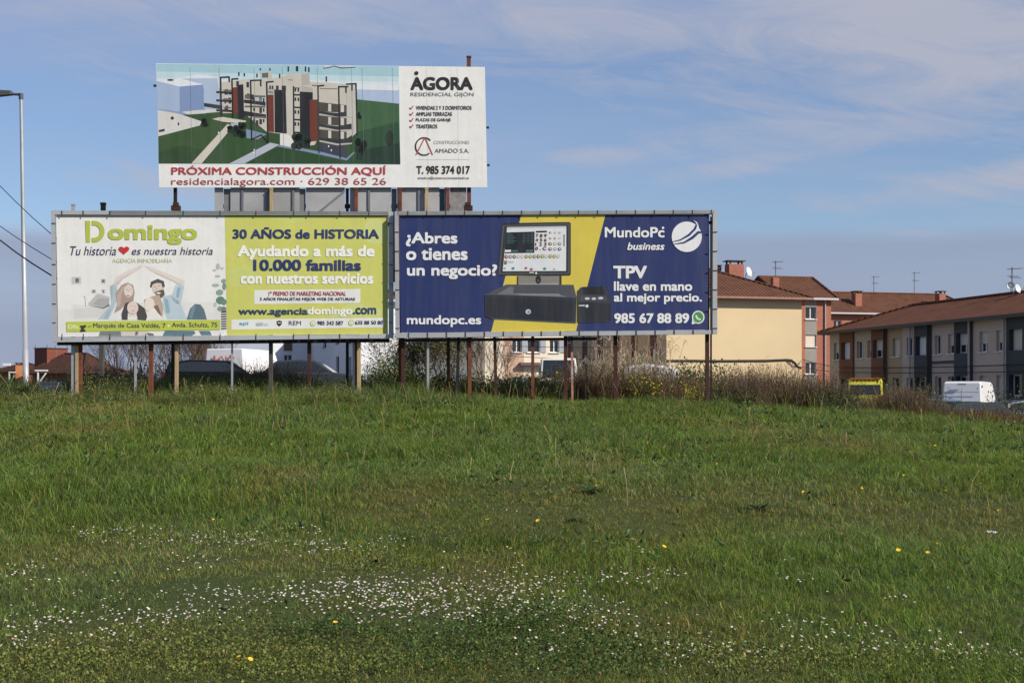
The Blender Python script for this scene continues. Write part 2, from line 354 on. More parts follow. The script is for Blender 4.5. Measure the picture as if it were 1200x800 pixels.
# left board: estate agency banner
bl = Board(60, 33.4, 461, 34.8); b0 = bl.at(260, 455); A = thing('billboard', 'left billboard with a white and lime banner showing a smiling family', 'billboard', (b0.x, b0.y, gz(b0.x, b0.y)))
sq = [(66, 252.4), (454.6, 251), (454.6, 391.4), (68.5, 394.6)]
ps = sheet(bl, sq, WHITE, A)
fr = MB(); quad_ring(fr, bl, [(60, 247), (460.6, 248.6), (461, 396.2), (62, 401)], [(64.6, 251.8), (455.6, 252.4), (455.8, 391.8), (67, 395.4)], .06, -.09)
fr.build('frame', GALV(), A)
MB().prism([bl.at(*p) for p in [(130, 247.2), (455, 248.4), (455, 251.6), (130, 250.8)]], bl.n*.066, bl.n*.061).build('cover_strip', GALVD(), A)
mb = None; tie = lambda bd, p, q, o_=.068, par=None: MB().beam(bd.at(*p, o_), bd.at(*q, o_), .022, .012).build('rope_tie', mat('dark_rope', (.06, .06, .055), .8), par)
for x in (73, 98, 129, 171, 215, 258, 300, 344, 362, 398, 432):
    for y0, y1 in ((247.4, 252.6), (391.2, 398)):
        tie(bl, (x, y0), (x, y1+.9*rnd.random()), .068, A)
for y in (262, 285, 310, 333, 356, 378): tie(bl, (455, y), (460, y+.5), .068, A); tie(bl, (61, y), (66, y), .068, A)
for y0, y1 in ((402, 398.5), (262, 262)): MB().beam(bl.at(66, y0, -.16), bl.at(457, y1, -.16), .09, .09).build('crossbeam', BLACK(), A)
for i in range(22):
    x = 70+i*17.6+rnd.uniform(-4, 4); l = rnd.uniform(.6, 2.6); MB().beam(bl.at(x, 397.5, -.1), bl.at(x+rnd.uniform(-1, 1), 398.6+l, -.1), rnd.uniform(.03, .12), .03).build('torn_tie', mat('torn_ties', (.12, .12, .13), .8), A)
H = Zm(100, 300, 7.059); Z3 = Zm(50, 235, 4.705); Z4 = Zm(255, 235, 4.705)
pc = Pic(bl, pale=.2)
pc.add('e4e3df', Z3((85, 600), (300, 590), (400, 560), (960, 560), (1000, 600), (1000, 745), (85, 748)))
pc.add('d6d5d2', H((-95, 430), (210, 412), (200, 505), (-95, 520))).add('e3e2df', H((-95, 400), (30, 405), (30, 430), (-95, 436)))
pc.add('b9b9b7', H((25, 390), (100, 308), (200, 338), (197, 402), (150, 425), (30, 410))).add('a2a2a2', H((60, 400), (110, 350), (195, 350), (197, 402), (150, 420)))
pc.add('55565a', H((30, 410), (150, 425), (197, 398), (203, 412), (150, 436)), *stroke(.5, *H((-15, 330), (-2, 345), (2, 420))))
pc.add('c4c6c6', H((50, 275), (90, 275), (90, 310), (50, 310)), H((130, 188), (168, 188), (168, 228), (130, 228)), H((135, 275), (165, 275), (165, 310), (135, 310)), Z3((160, 420), (212, 420), (212, 460), (160, 460)))
pc.add('51575c', ell(*H((70, 292))[0], 1.5, 1.5), H((137, 196), (160, 196), (160, 218), (137, 218)), H((140, 280), (152, 282), (156, 305), (146, 303)), Z3((180, 428), (200, 428), (200, 452), (180, 452)))
pc.add('a9bfca', H((205, 250), (235, 230), (262, 258), (272, 330), (240, 420), (190, 522), (105, 522), (170, 450), (215, 400)))
pc.add('90adbb', H((207, 255), (225, 245), (225, 330), (215, 370)), H((180, 460), (215, 430), (190, 522), (150, 522)))
pc.add('e0d3cb', H((232, 232), (255, 180), (330, 128), (470, 72), (476, 88), (424, 126), (312, 182), (262, 245)), H((486, 82), (520, 84), (640, 128), (822, 203), (822, 235), (772, 242), (736, 215), (640, 166), (540, 122)))
pc.add('cdbcb3', H((250, 232), (300, 178), (420, 124), (312, 190), (264, 246)), H((540, 122), (640, 158), (740, 205), (800, 236), (772, 242), (736, 215), (640, 172)))
pc.add('e6e7e7', H((250, 420), (330, 425), (330, 525), (200, 525)))
pc.add('9d8678', H((250, 310), (300, 240), (350, 218), (396, 240), (408, 300), (398, 372), (350, 385), (290, 445), (238, 472), (262, 400)))
pc.add('b9a08e', H((262, 320), (310, 250), (330, 245), (300, 320), (290, 400), (262, 430)), H((340, 222), (380, 232), (370, 240), (340, 234)))
pc.add('e2d0c6', ell(*H((358, 288))[0], 5.4, 7.4)).add('f3efe9', ell(*H((354, 320))[0], 2.9, 1.1))
pc.add('8e4a47', ell(*H((353, 326))[0], 2.5, .7)).add('5d463d', *stroke(.45, *H((335, 280), (350, 277))), *stroke(.45, *H((368, 275), (384, 277))), *stroke(.3, *H((358, 285), (362, 300))))
pc.add('b2cad5', H((745, 240), (818, 245), (792, 390), (760, 398), (715, 330)), H((645, 330), (720, 318), (790, 395), (842, 522), (680, 522), (640, 420)))
pc.add('7fa4b6', H((650, 345), (682, 360), (702, 470), (668, 475)), H((700, 325), (730, 350), (760, 395), (735, 380)), H((760, 260), (790, 262), (770, 350), (750, 340)))
pc.add('dac3b8', ell(*H((602, 265))[0], 6.8, 8)).add('332d2c', H((535, 255), (543, 212), (600, 188), (650, 208), (658, 252), (640, 262), (628, 225), (590, 222), (556, 236), (548, 262)))
pc.add('463a36', H((572, 300), (600, 288), (648, 275), (658, 318), (632, 347), (600, 338))).add('f0ebe6', ell(*H((606, 306))[0], 2.6, 1))
pc.add('4a3a34', *stroke(.45, *H((565, 258), (582, 252))), *stroke(.45, *H((602, 246), (622, 244))), *stroke(.35, *H((588, 262), (584, 282))))
pc.add('b39a86', H((485, 362), (560, 330), (612, 320), (642, 400), (642, 492), (600, 450), (560, 430), (530, 462), (500, 452)))
pc.add('eadbd0', ell(*H((532, 402))[0], 6, 8.2)).add('ebe9e3', H((508, 472), (572, 430), (650, 525), (508, 527))).add('66503f', H((562, 415), (600, 405), (636, 505), (600, 470)))
pc.add('2a2527', H((298, 480), (330, 390), (380, 373), (430, 388), (490, 430), (512, 500), (500, 532), (430, 528), (424, 470), (352, 470), (352, 528), (302, 528)))
pc.add('e2cbbf', ell(*H((392, 428))[0], 6.6, 7.6), H((365, 470), (415, 470), (418, 528), (360, 528))).add('5a443e', *stroke(.4, *H((372, 415), (384, 413))), *stroke(.4, *H((402, 413), (414, 415)))).add('a2605a', ell(*H((394, 452))[0], 1.7, .5))
pc.add('e9e7e4', H((350, 500), (430, 500), (430, 528), (350, 528)))
pc.add('3f5b6b', H((838, 525), (868, 432), (908, 396), (952, 400), (982, 440), (1006, 525))).add('5b7888', H((858, 500), (880, 430), (915, 404), (905, 450), (880, 525)))
pc.add('5b676c', H((110, 660), (125, 618), (292, 622), (300, 660))).add('3d6377', H((640, 658), (660, 618), (900, 618), (912, 640), (880, 658)), H((940, 618), (1030, 618), (1046, 655), (960, 655)))
pc.add('cdc3be', H((300, 622), (520, 622), (560, 655), (310, 660))).add('4f4a49', H((415, 625), (440, 625), (430, 655), (410, 655)), H((505, 635), (560, 640), (570, 657), (520, 657)))
lf = [(1098, 85, 16, 26, 'b3b7b1'), (1070, 115, 16, 9, 'bfc3bd'), (1132, 100, 16, 11, 'c0c4be'), (1078, 240, 30, 13, '9eaba4'), (1096, 165, 22, 9, 'b1b8b2'), (1145, 205, 20, 17, '7d9389'), (1112, 300, 30, 24, '76958a'), (1150, 250, 16, 30, '66837a'), (1118, 365, 36, 32, '466e5e'), (1148, 380, 22, 25, '53786a'), (1115, 435, 22, 20, '6d8d81'), (1145, 440, 22, 24, '4d7364'), (1075, 400, 12, 18, 'b9bfb9')]
for x, y, a, c, h in lf: pc.add(h, ell(*H((x, y))[0], a/7.06, c/7.06, 12))
pc.build('family_picture', ps)
pc = Pic(bl, .0108); pc.add('bdc94e', Z3((130, 668), (978, 657), (978, 712), (132, 723)))
pc.add('f2f2ee', ell(*Z3((695, 690))[0], 1.1, 1.1)).build('address_strip', ps)
pc = Pic(bl, .0114); pc.add('3b3b36', Z3((202, 690), (240, 686), (238, 700), (226, 704), (240, 722), (204, 724), (212, 704)), Z3((248, 694), (270, 690), (268, 694), (250, 698))).build('torn_patch', ps)
pc = Pic(bl, .0114)
for i in range(8): y = 612+i*13; pc.add('3a3236', Z3((985, y), (1014, y-2), (1014, y+3.5), (985, y+5.5)))
pc.build('striped_print', ps)
text(bl, 'Ofic', Z3.box(138, 684, 200, 706), 'e9edc0', ps, 0.02, 0, .012)
text(bl, 'Marqués de Casa Valdés, 7', Z3.box(278, 676, 678, 709), '313a52', ps, 0.018, 0, .012)
text(bl, 'Avda. Schultz, 75', Z3.box(712, 672, 962, 702), '313a52', ps, 0.018, 0, .012)
# name of the agency: stencilled initial and heavy letters
pc = Pic(bl, .0104); lo = Z3.box(235, 112, 342, 230); cx, cy = Z3((283, 171))[0]; rx, ry = 59/4.705, 59/4.705
bowl = ell(cx, cy, rx, ry, 22, -90, 90)+[(x, y) for x, y in reversed(ell(cx, cy, rx*.55, ry*.58, 22, -90, 90))]
pc.add('b3c14e', Z3((235, 112), (262, 112), (262, 230), (240, 230)), Z3((272, 112), (283, 112), (283, 137), (272, 137)), Z3((272, 205), (283, 205), (283, 230), (272, 230)))
pc.add('b3c14e', bowl).build('logo', ps)
text(bl, 'omingo', Z3.box(360, 135, 852, 243), 'b3c14e', ps, 0.0346)
text(bl, 'Tu historia', Z3.box(152, 252, 405, 302), '3c4060', ps, .0, .25); text(bl, 'es nuestra historia', Z3.box(492, 257, 938, 299), '3c4060', ps, .0, .25)
text(bl, 'AGENCIA INMOBILIARIA', Z3.box(385, 319, 715, 342), 'd6dcb0', ps, .0)
hx = []
for i in range(40):
    a = 2*math.pi*i/40; X = 16*math.sin(a)**3; Y = 13*math.cos(a)-5*math.cos(2*a)-2*math.cos(3*a)-math.cos(4*a); hx.append(Z3((448+X*1.85, 273-Y*1.62))[0])
Pic(bl, .0104).add('c8313a', hx).build('heart', ps)
# lime half
q = [Z3((1003, 82))[0], (454.6, 251), (454.6, 391.4), Z3((1020, 740))[0]]
pc = Pic(bl, .002); pc.add(LIME, [(263.4, 252.1), (454.6, 251.1), (454.6, 391.3), (266, 392.9)])
pc.add('ccd37a', Z4((250, 84), (560, 84), (420, 130), (300, 100)), Z4((60, 380), (150, 350), (230, 420), (120, 480), (60, 460))).add('cfd688', ell(*Z4((868, 170))[0], 13.8, 15), Z4((600, 640), (740, 560), (900, 600), (900, 640)))
pc.add('cad170', Z4((255, 270), (420, 400), (330, 440), (220, 330))).build('lime_panel', ps)
text(bl, '30 AÑOS de HISTORIA', Z4.box(83, 147, 890, 211), NAVY, ps, 0.0315)
text(bl, 'Ayudando a más de', Z4.box(110, 247, 865, 327), 'f4f4ee', ps, 0.0346)
text(bl, '10.000 familias', Z4.box(197, 325, 790, 388), NAVY, ps, 0.0346)
text(bl, 'con nuestros servicios', Z4.box(127, 401, 858, 460), 'f4f4ee', ps, 0.0346)
pc = Pic(bl, .0034); pc.add('e6e7e3', Z4((203, 494), (787, 487), (787, 563), (203, 570)), Z4((76, 656), (917, 645), (917, 698), (77, 711))).build('white_panel', ps)
text(bl, '1º PREMIO DE MARKETING NACIONAL', Z4.box(282, 501, 708, 525), 'b0403f', ps, 0.02); text(bl, '3 AÑOS FINALISTAS MEJOR WEB DE ASTURIAS', Z4.box(233, 531, 758, 556), '2b3450', ps, 0.02)
text(bl, 'www.agencia', Z4.box(115, 592, 497, 641), '2c4560', ps, 0.0284); text(bl, 'domingo', Z4.box(497, 586, 744, 640), 'f4f4ee', ps, 0.0284); text(bl, '.com', Z4.box(746, 590, 875, 627), '2c4560', ps, 0.0284)
text(bl, 'api', Z4.box(120, 668, 170, 690), '6fb4cf', ps, 0.0222); text(bl, 'REM', Z4.box(393, 663, 460, 686), '3d4663', ps, .0)
text(bl, '985 343 587', Z4.box(550, 664, 693, 686), '2b3450', ps, 0.02); text(bl, '635 88 50 80', Z4.box(758, 662, 910, 683), '2b3450', ps, 0.02)
pc = Pic(bl, .0104); pc.add('b4b9bb', Z4((212, 674), (250, 672), (250, 688), (212, 690))).add('cdd0d0', Z4((256, 676), (280, 675), (280, 688), (256, 689)))
pc.add('25282e', Z4((325, 665), (340, 661), (355, 665), (353, 682), (340, 694), (328, 682))).add('d9dad6', Z4((331, 672), (349, 671), (348, 676), (332, 677)))
for cx, cy in Z4((525, 677), (736, 674)): pc.add('aab83a', ell(cx, cy, 3.2, 3.2)).add('eceee6', ell(cx, cy, 2.4, 2.4)).add('aab83a', *stroke(.9, (cx-1.2, cy-1.2), (cx-.5, cy+.6), (cx+1.2, cy+1.3)))
pc.build('small_logos', ps)
# right board: shop till banner
br = Board(462.5, 34.6, 840, 35.2); b0 = br.at(650, 465); B = thing('billboard', 'right billboard with a navy and yellow banner showing a shop till', 'billboard', (b0.x, b0.y, gz(b0.x, b0.y)))
ps = sheet(br, [(468, 252.5), (830.5, 251.6), (829.5, 386.4), (469.5, 389.6)], NAVY, B)
fr = MB(); quad_ring(fr, br, [(462.5, 248), (840, 246.4), (840, 391.4), (463.4, 396)], [(467, 252.6), (835, 251), (834.6, 386.8), (468.4, 390)], .05, -.08); fr.build('frame', GALV(), B)
MB().prism([br.at(*p) for p in [(466, 248.2), (836, 246.8), (836, 250.6), (466, 252.0)]], br.n*.056, br.n*.051).build('cover_strip', mat('dull_zinc', (.26, .27, .265), .6, .3, .2, 2.), B)
for i in range(17):
    x = 478+i*22.2; f = (x-462)/378
    tie(br, (x, 247.6-1.4*f), (x, 253-.8*f), .06, B); tie(br, (x+1, 389.2-3*f), (x+1, 396.4-4.6*f), .06, B)
for i in range(6): y = 272+i*22.5; tie(br, (463, y), (468, y), .06, B); tie(br, (830, y), (840.4, y), .06, B)
for p, q in (((468, 398.5), (700, 396.5)), ((468, 262), (836, 260))): MB().beam(br.at(*p, -.16), br.at(*q, -.16), .09, .07).build('crossbeam', BLACK(), B)
I = Zm(560, 250, 5.712); ZC = Zm(455, 235, 4.705); ZD = Zm(640, 235, 4.705); yb = (610.8, 252.2), (709.4, 251.9), (675, 387.7), (575.6, 388.6)
pc = Pic(br, .002); pc.add(YEL, yb)
pc.add('2b2d31', I((160, 80), (172, 66), (610, 58), (622, 66), (622, 405), (614, 418), (140, 418), (130, 405))).add('55585b', I((165, 80), (614, 66), (614, 406), (138, 408))).add('35383c', I((176, 86), (606, 76), (604, 398), (150, 400)))
pc.add('e6e8ea', I((196, 92), (592, 85), (590, 385), (166, 387))).add('c9ccd0', I((196, 92), (592, 85), (592, 97), (195, 104)))
pc.add('1b242c', I((188, 128), (380, 122), (378, 265), (180, 268)), I((388, 118), (462, 116), (462, 128), (388, 130)))
pc.add('41666a', *[I((194-i*.7, 140+i*11), (232+(i*37) % 25, 139+i*11), (232+(i*37) % 25, 143+i*11), (194-i*.7, 144+i*11)) for i in range(6)], *[I((302+j*26, 138+i*11), (318+j*26, 137+i*11), (318+j*26, 141+i*11), (302+j*26, 142+i*11)) for i in range(6) for j in range(3)])
pc.add('f2f3f4', I((182, 245), (222, 244), (222, 258), (181, 259))).add('54807a', I((230, 248), (268, 247), (268, 256), (230, 257)), I((322, 246), (368, 245), (368, 257), (322, 258)))
ic = ['6b2f2c', 'c9a640', '8a9098', '5b6068', 'a86b3c', 'b9bcc0', '3b3f46', 'c8b05a', '7a8088', '5d4a38', '9aa0a8', '4b4f55']
for i in range(12):
    x, y = (483, 515, 546)[i % 3], (130, 168, 205, 240)[i//3]; r = 13 if i > 5 else 9
    pc.add(ic[i], ell(*I((x, y))[0], r/5.7, (r-2)/5.7, 10)).add('dfe0e0', ell(*I((x+2, y-1))[0], r/5.7*.5, r/5.7*.4, 8))
pc.add('4a4e55', *[ell(*I((577, 148+k*13))[0], .9, 1, 8) for k in range(6)])
hues = ['b23a36', '8f8f8c', '77736b', 'c2c4c4', 'd6d0c8', 'a79049', 'b3a050', '8d9468', '7e806c', 'a49a4c', 'c7cdd0', 'b09a52', 'b7a468', 'c3c7ca']
for i, h in enumerate(hues): pc.add(h, ell(*I((190+i*26.8, 291-i*.3))[0], 2.1, 2.3, 12)).add('e6e2d8', ell(*I((192+i*26.8, 289-i*.3))[0], .8, .9, 8))
pc.add('6a6e72', I((176, 318), (196, 317), (196, 326), (176, 327))).add('7a5148', I((176, 330), (194, 330), (194, 340), (176, 341))).add('b6babd', I((206, 322), (240, 321), (240, 328), (206, 329)))
pc.add('b7504f', ell(*I((322, 366))[0], 1.7, 1.3, 10), ell(*I((358, 374))[0], 1.9, 1.3, 10)).add('4f8f9c', ell(*I((236, 368))[0], 1.9, 1.5, 10), ell(*I((448, 370))[0], 1.9, 1.5, 10)).add('8fb08a', ell(*I((180, 368))[0], 1.3, 1, 8), ell(*I((512, 373))[0], 1.3, .8, 8))
pc.add('e8e9ea', ell(*I((390, 400))[0], 1.3, 1.3, 10), I((345, 394), (375, 393), (375, 399), (345, 400)))
pc.add('3a3a38', I((262, 420), (560, 417), (560, 530), (540, 534), (262, 500))).add('8a8780', I((270, 422), (545, 419), (545, 500), (540, 522), (235, 524), (248, 506), (270, 505))).add('a5a29a', I((276, 470), (540, 466), (538, 503), (272, 506)))
pc.add('5f5d58', I((235, 518), (540, 516), (540, 534), (236, 534))).add('222428', ell(*I((404, 445))[0], 3.3, 4.8)).add('4a4d52', ell(*I((404, 452))[0], 1.7, 2))
pc.add('50535a', I((45, 546), (190, 476), (640, 478), (662, 566)))
pc.add('73767a', I((130, 540), (215, 490), (240, 495), (235, 536), (540, 540), (600, 560))).add('8b8c8b', I((240, 537), (540, 538), (560, 552), (300, 548)))
pc.add('282c35', I((45, 546), (660, 567), (656, 735), (90, 706), (48, 690))).add('353a44', I((60, 556), (648, 575), (648, 582), (60, 562)))
pc.add('4d525c', I((90, 700), (654, 728), (654, 736), (95, 708))).add('c4c6c8', ell(*I((337, 658))[0], 3.2, 3)).add('80848a', ell(*I((340, 660))[0], 1.5, 1.5))
pc.add('3b3e44', I((664, 520), (690, 494), (840, 489), (862, 510), (890, 590), (892, 715), (870, 726), (664, 732))).add('25272b', I((700, 492), (836, 489), (852, 545), (704, 540))).add('4a4d53', I((690, 550), (858, 552), (866, 585), (684, 585)))
pc.add('2a2e36', I((664, 592), (890, 604), (888, 718), (664, 730))).add('ccd1d6', *[ell(*I(p)[0], a, 1.5, 10) for p, a in (((732, 570), 3), ((776, 571), 2.6), ((822, 567), 3.2))])
pc.add('dfe3e7', ell(*I((730, 620))[0], 1.8, 1.8, 12), I((675, 614), (715, 612), (715, 620), (675, 621)))
pc.build('till_picture', ps)
for i, r_ in enumerate(('7 8 9', '4 5 6', '1 2 3', '0 . C')): text(br, r_, I.box(388-i*1.2, 138+i*28.5, 461-i*.5, 160+i*28.5), '74303c', ps, 0.02, 0, .0126)
text(br, '¿Abres', ZC.box(97, 175, 381, 253), 'f1f2f3', ps, 0.0284); text(br, 'o tienes', ZC.box(98, 262, 437, 329), 'f1f2f3', ps, 0.0284)
text(br, 'un negocio?', ZC.box(103, 352, 600, 433), 'f1f2f3', ps, 0.0284); text(br, 'mundopc.es', ZC.box(102, 632, 512, 697), 'f1f2f3', ps, 0.0253)
text(br, 'MundoPc', ZD.box(323, 147, 652, 204), 'f1f2f3', ps, 0.0222); text(br, 'business', ZD.box(447, 232, 652, 273), 'f1f2f3', ps, 0.0222, .22)
text(br, 'TPV', ZD.box(370, 360, 555, 430), 'f1f2f3', ps, 0.0346); text(br, 'llave en mano', ZD.box(373, 446, 805, 498), 'f1f2f3', ps, 0.0284)
text(br, 'al mejor precio.', ZD.box(373, 510, 858, 571), 'f1f2f3', ps, 0.0284); text(br, '985 67 88 89', ZD.box(375, 621, 788, 676), 'f1f2f3', ps, 0.0315)
pc = Pic(br, .0108); gcx, gcy = ZD((775, 200))[0]; pc.add('f0f1f2', ell(gcx, gcy, 17.6, 17.8, 40))
def swoosh(pts0, pts1): return ZD(*pts0)+ZD(*reversed(pts1))
pc.add('2b3a6e', swoosh([(690, 232), (740, 222), (790, 196), (825, 160), (836, 130), (815, 108)], [(690, 228), (738, 214), (782, 186), (812, 156), (824, 132), (815, 108)]),
       swoosh([(700, 244), (760, 238), (810, 212), (840, 184), (860, 180), (858, 176)], [(700, 240), (758, 228), (800, 200), (836, 168), (858, 172), (858, 176)]))
pc.add('f0f1f2', swoosh([(812, 108), (832, 120), (842, 145), (838, 165)], [(812, 108), (828, 126), (834, 145), (832, 165)]), ell(*ZD((644, 151))[0], 1.5, 1.5, 10))
pc.build('globe_logo', ps)
pc = Pic(br, .0108); cx, cy = ZD((838, 643))[0]; pc.add('f0f1f2', ell(cx, cy, 7.4, 7.7, 28), ZD((805, 655), (802, 682), (830, 676))).add('4d9a4a', ell(cx, cy, 6, 6.3, 28)).add('f0f1f2', *stroke(2., (cx-2.6, cy-2.4), (cx-1.6, cy+.6), (cx+.6, cy+2.2), (cx+2.9, cy+2.6)))
pc.build('phone_logo', ps)
# uprights: (photo x at top, top row, x at foot, foot row, metres behind, photo width, material)
W_, Rr, Rd, Gv, Bk = WOOD(), RUST(), RUSTD(), GALV(), BLACK()
moss = mat('mossy_timber', (.11, .10, .06), .9, 0, .4, 5., .4, 30); conc = mat('old_concrete', (.075, .068, .06), .9, 0, .3, 3., .3, 25)
for a in [(86, 239, 86, 447, .25, 4, Gv), (90.5, 400, 90.5, 448, .2, 3.6, W_), (94.4, 400, 94.4, 448, .2, 3.6, Rr), (177, 399, 177, 445, .2, 4.6, Rr), (202.5, 398, 202.5, 444, .3, 3.2, Bk), (207, 398, 207, 446, .2, 3.6, W_),
          (272, 398, 272, 440, .25, 2, Gv), (317.4, 397, 317.4, 445, .3, 4.2, conc), (362.4, 397, 362.4, 440, .3, 4, Rd), (420.6, 396, 420.8, 458, .2, 4, W_), (414.4, 396, 414.4, 440, .35, 2.4, Gv), (158.7, 399, 158.7, 440, .3, 2.4, Gv)]: post(A, bl, *a)
for a in [(472.3, 390, 472.3, 452, .2, 4, Rd), (501.6, 390, 501.6, 462, .2, 2.6, Gv), (537.5, 390, 535, 446, .25, 3.6, Bk), (550.5, 390, 550.3, 460, .2, 4, Rr), (579.5, 390, 582, 456, .25, 3.6, Rd), (624.2, 390, 624.4, 462, .2, 3.6, Rr),
          (662.6, 390, 663, 466, .2, 4, Rd), (670, 392, 671, 466, .3, 2.6, mat('peeling_pipe', (.36, .17, .11), .8, 0, .3, 8., 0, None, ((.5, .45, .42), .9))), (721, 390, 721.6, 472, .2, 4.6, Rd), (828.5, 250, 828.8, 473, .2, 4.4, Rd), (833.2, 254, 833.2, 300, .4, 2, Bk)]: post(B, br, *a)
# upper sign: housing development
bu = Board(183, 35.2, 570, 36.3); b0 = bu.at(380, 455); U = thing('billboard', 'upper white sign board showing a rendering of a block of flats', 'billboard', (b0.x, b0.y, gz(b0.x, b0.y)))
sq = [(182.8, 74.4), (568.2, 78.7), (571, 219.6), (186.6, 219.8)]; ps = sheet(bu, sq, 'efeeea', U)
MB().prism([bu.at(*p) for p in [(183.4, 75), (567.6, 79.3), (570.4, 219), (187.2, 219.2)]], bu.n*-.022, bu.n*-.06).build('backing_board', GALVD(), U)
E = Zm(370, 60, 4.); F = Zm(170, 60, 4.705); G = Zm(250, 70, 6.4)
pc = Pic(bu, .002); area = [(183.3, 74.9), (467.2, 77.9), (469.2, 193), (186, 192)]
pc.add('a6ccd8', area).add('c3dde4', [(183.5, 84), (467.4, 90), (467.8, 104), (184, 100)]).add('d9e5ea', [(184, 92), (467.6, 96), (467.9, 110), (184.4, 110)]).add('b0c2dc', [(184.2, 103), (467.8, 105), (468.2, 124), (184.8, 130)])
pc.add('e3e9ee', E((190, 160), (300, 150), (385, 165), (385, 185), (190, 180)))
pc.add('33502d', F((73, 470), (200, 350), (420, 335), (990, 345), (1190, 350), (1400, 350), (1408, 622), (75, 620)))
pc.add('3d6240', E((190, 226), (391, 247), (392, 330), (190, 380))).add('2b4f36', E((190, 380), (392, 330), (394, 440), (190, 470))).add('1f3a2d', E((190, 470), (394, 430), (396, 531), (190, 529)))
pc.add('e0e7ef', F((160, 150), (300, 128), (430, 150), (430, 170), (325, 186), (190, 150))).add('b2c2da', F((160, 152), (400, 150), (415, 292), (325, 287), (325, 190)))
pc.add('8fa2c2', F((70, 318), (330, 315), (335, 345), (200, 352), (70, 330))).add('d8d5d1', F((70, 325), (190, 347), (312, 388), (305, 412), (72, 470)), F((190, 330), (420, 320), (420, 335), (240, 350)))
pc.add('a7bad7', F((65, 165), (190, 196), (192, 336), (67, 318))).add('8299c1', F((190, 196), (322, 185), (325, 322), (192, 336))).add('e4eaf1', F((65, 165), (190, 150), (322, 185), (190, 196)))
pc.add('2d393a', F((325, 286), (425, 300), (425, 322), (325, 306)), ell(*F((140, 160))[0], 4, 1.2), F((75, 436), (108, 428), (108, 442), (78, 448)), ell(*F((150, 370))[0], 2, 2), ell(*F((184, 402))[0], 1, 2))
pc.add('39552f', F((75, 470), (310, 408), (380, 385), (480, 402), (255, 620), (75, 620))).add('2f4a2a', F((75, 560), (200, 520), (330, 545), (255, 620), (75, 620)))
pc.add('d3cdc1', F((255, 620), (312, 620), (485, 415), (455, 402)), F((370, 375), (420, 362), (560, 385), (540, 400), (430, 390))).add('33522d', F((322, 620), (480, 470), (665, 516), (465, 620)))
pc.add('b6bdcb', F((465, 620), (548, 620), (742, 516), (690, 505)), F((470, 400), (530, 395), (530, 410), (480, 416))).add('2c4a2b', F((548, 620), (742, 526), (1000, 588), (1200, 600), (1200, 622)))
# the pictured block of flats
pc.add('cbc6ba', G((60, 172), (250, 146), (380, 150), (520, 130), (560, 106), (720, 102), (722, 166), (960, 182), (1060, 192), (1076, 540), (1000, 592), (800, 560), (760, 640), (600, 662), (500, 642), (500, 556), (400, 542), (230, 402), (70, 402)))
pc.add('c8c5bc', G((355, 96), (440, 91), (440, 142), (355, 142)), G((560, 106), (600, 110), (600, 196), (540, 190))).add('b5b2a9', G((660, 112), (720, 104), (724, 190), (664, 192)), G((660, 195), (745, 215), (745, 245), (660, 240)), G((400, 215), (455, 215), (455, 265), (400, 265)))
pc.add('6b6760', G((365, 102), (412, 98), (412, 136), (365, 136)))
pc.add('713a2c', G((138, 211), (182, 206), (186, 406), (146, 406)), G((398, 266), (452, 264), (456, 546), (402, 540)), G((720, 300), (780, 300), (786, 610), (726, 616)))
pc.add('24252b', G((180, 192), (225, 185), (231, 442), (186, 440)), G((457, 224), (543, 231), (551, 556), (460, 546)), G((648, 240), (746, 246), (746, 300), (722, 300), (726, 662), (650, 652)))
pc.add('2a2c36', *[G((22, y), (140, y+6), (140, y+24), (22, y+16)) for y in (236, 298, 372)], G((230, 300), (392, 318), (392, 346), (230, 326)), G((230, 385), (395, 412), (395, 442), (230, 420)))
pc.add('35363c', *[G((a, b_), (a+20, b_+1), (a+20, b_+42), (a, b_+41)) for a, b_ in ((92, 222), (92, 345), (112, 285), (345, 270), (345, 360), (345, 445), (318, 455), (252, 255), (470, 195), (512, 196), (248, 168), (172, 162), (285, 262), (525, 196))])
pc.add('6a655d', *[G((a, b_), (a+w_, b_+2), (a+w_, b_+h_+2), (a, b_+h_)) for a, b_, w_, h_ in ((75, 225, 60, 12), (75, 290, 60, 10), (75, 355, 60, 10), (236, 262, 50, 30), (300, 268, 90, 14), (236, 345, 155, 14), (300, 425, 90, 12), (410, 240, 40, 8), (560, 150, 36, 5), (740, 190, 40, 8), (600, 208, 50, 8), (800, 215, 130, 6))])
pc.add('2b2c33', *[G((a, b_), (a+12, b_), (a+12, b_+26), (a, b_+26)) for a, b_ in ((84, 238), (120, 240), (84, 304), (120, 306), (84, 366), (236, 300), (262, 302), (300, 285), (372, 290), (300, 362), (372, 366), (300, 440), (372, 446), (420, 196), (438, 196), (610, 215), (632, 216), (610, 285), (632, 286), (610, 380), (632, 381), (610, 470), (632, 471))])
pc.add('5c86b4', G((350, 285), (366, 285), (366, 318), (350, 316)))
for dy in (0, 98, 200):
    pc.add('4c4843', G((786, 318+dy*1.02), (1000, 342+dy), (1000, 400+dy), (786, 388+dy))).add('d3cfc4', G((862, 332+dy), (884, 334+dy), (884, 390+dy), (862, 388+dy)), G((955, 340+dy), (980, 342+dy), (980, 396+dy), (955, 394+dy)))
    pc.add('30313a', G((786, 386+dy), (930, 402+dy), (1036, 382+dy), (1038, 424+dy), (930, 436+dy), (786, 404+dy))).add('bcb9b0', G((786, 402+dy), (930, 430+dy), (1040, 424+dy), (1038, 434+dy), (930, 444+dy), (786, 414+dy)))
pc.add('3a3e50', G((786, 632), (1000, 650), (1002, 748), (800, 702))).add('7f94ae', G((480, 652), (690, 690), (1000, 757), (1060, 700), (1050, 692), (1000, 740), (800, 690), (600, 655), (500, 640)), G((245, 520), (400, 560), (330, 600), (250, 590)))
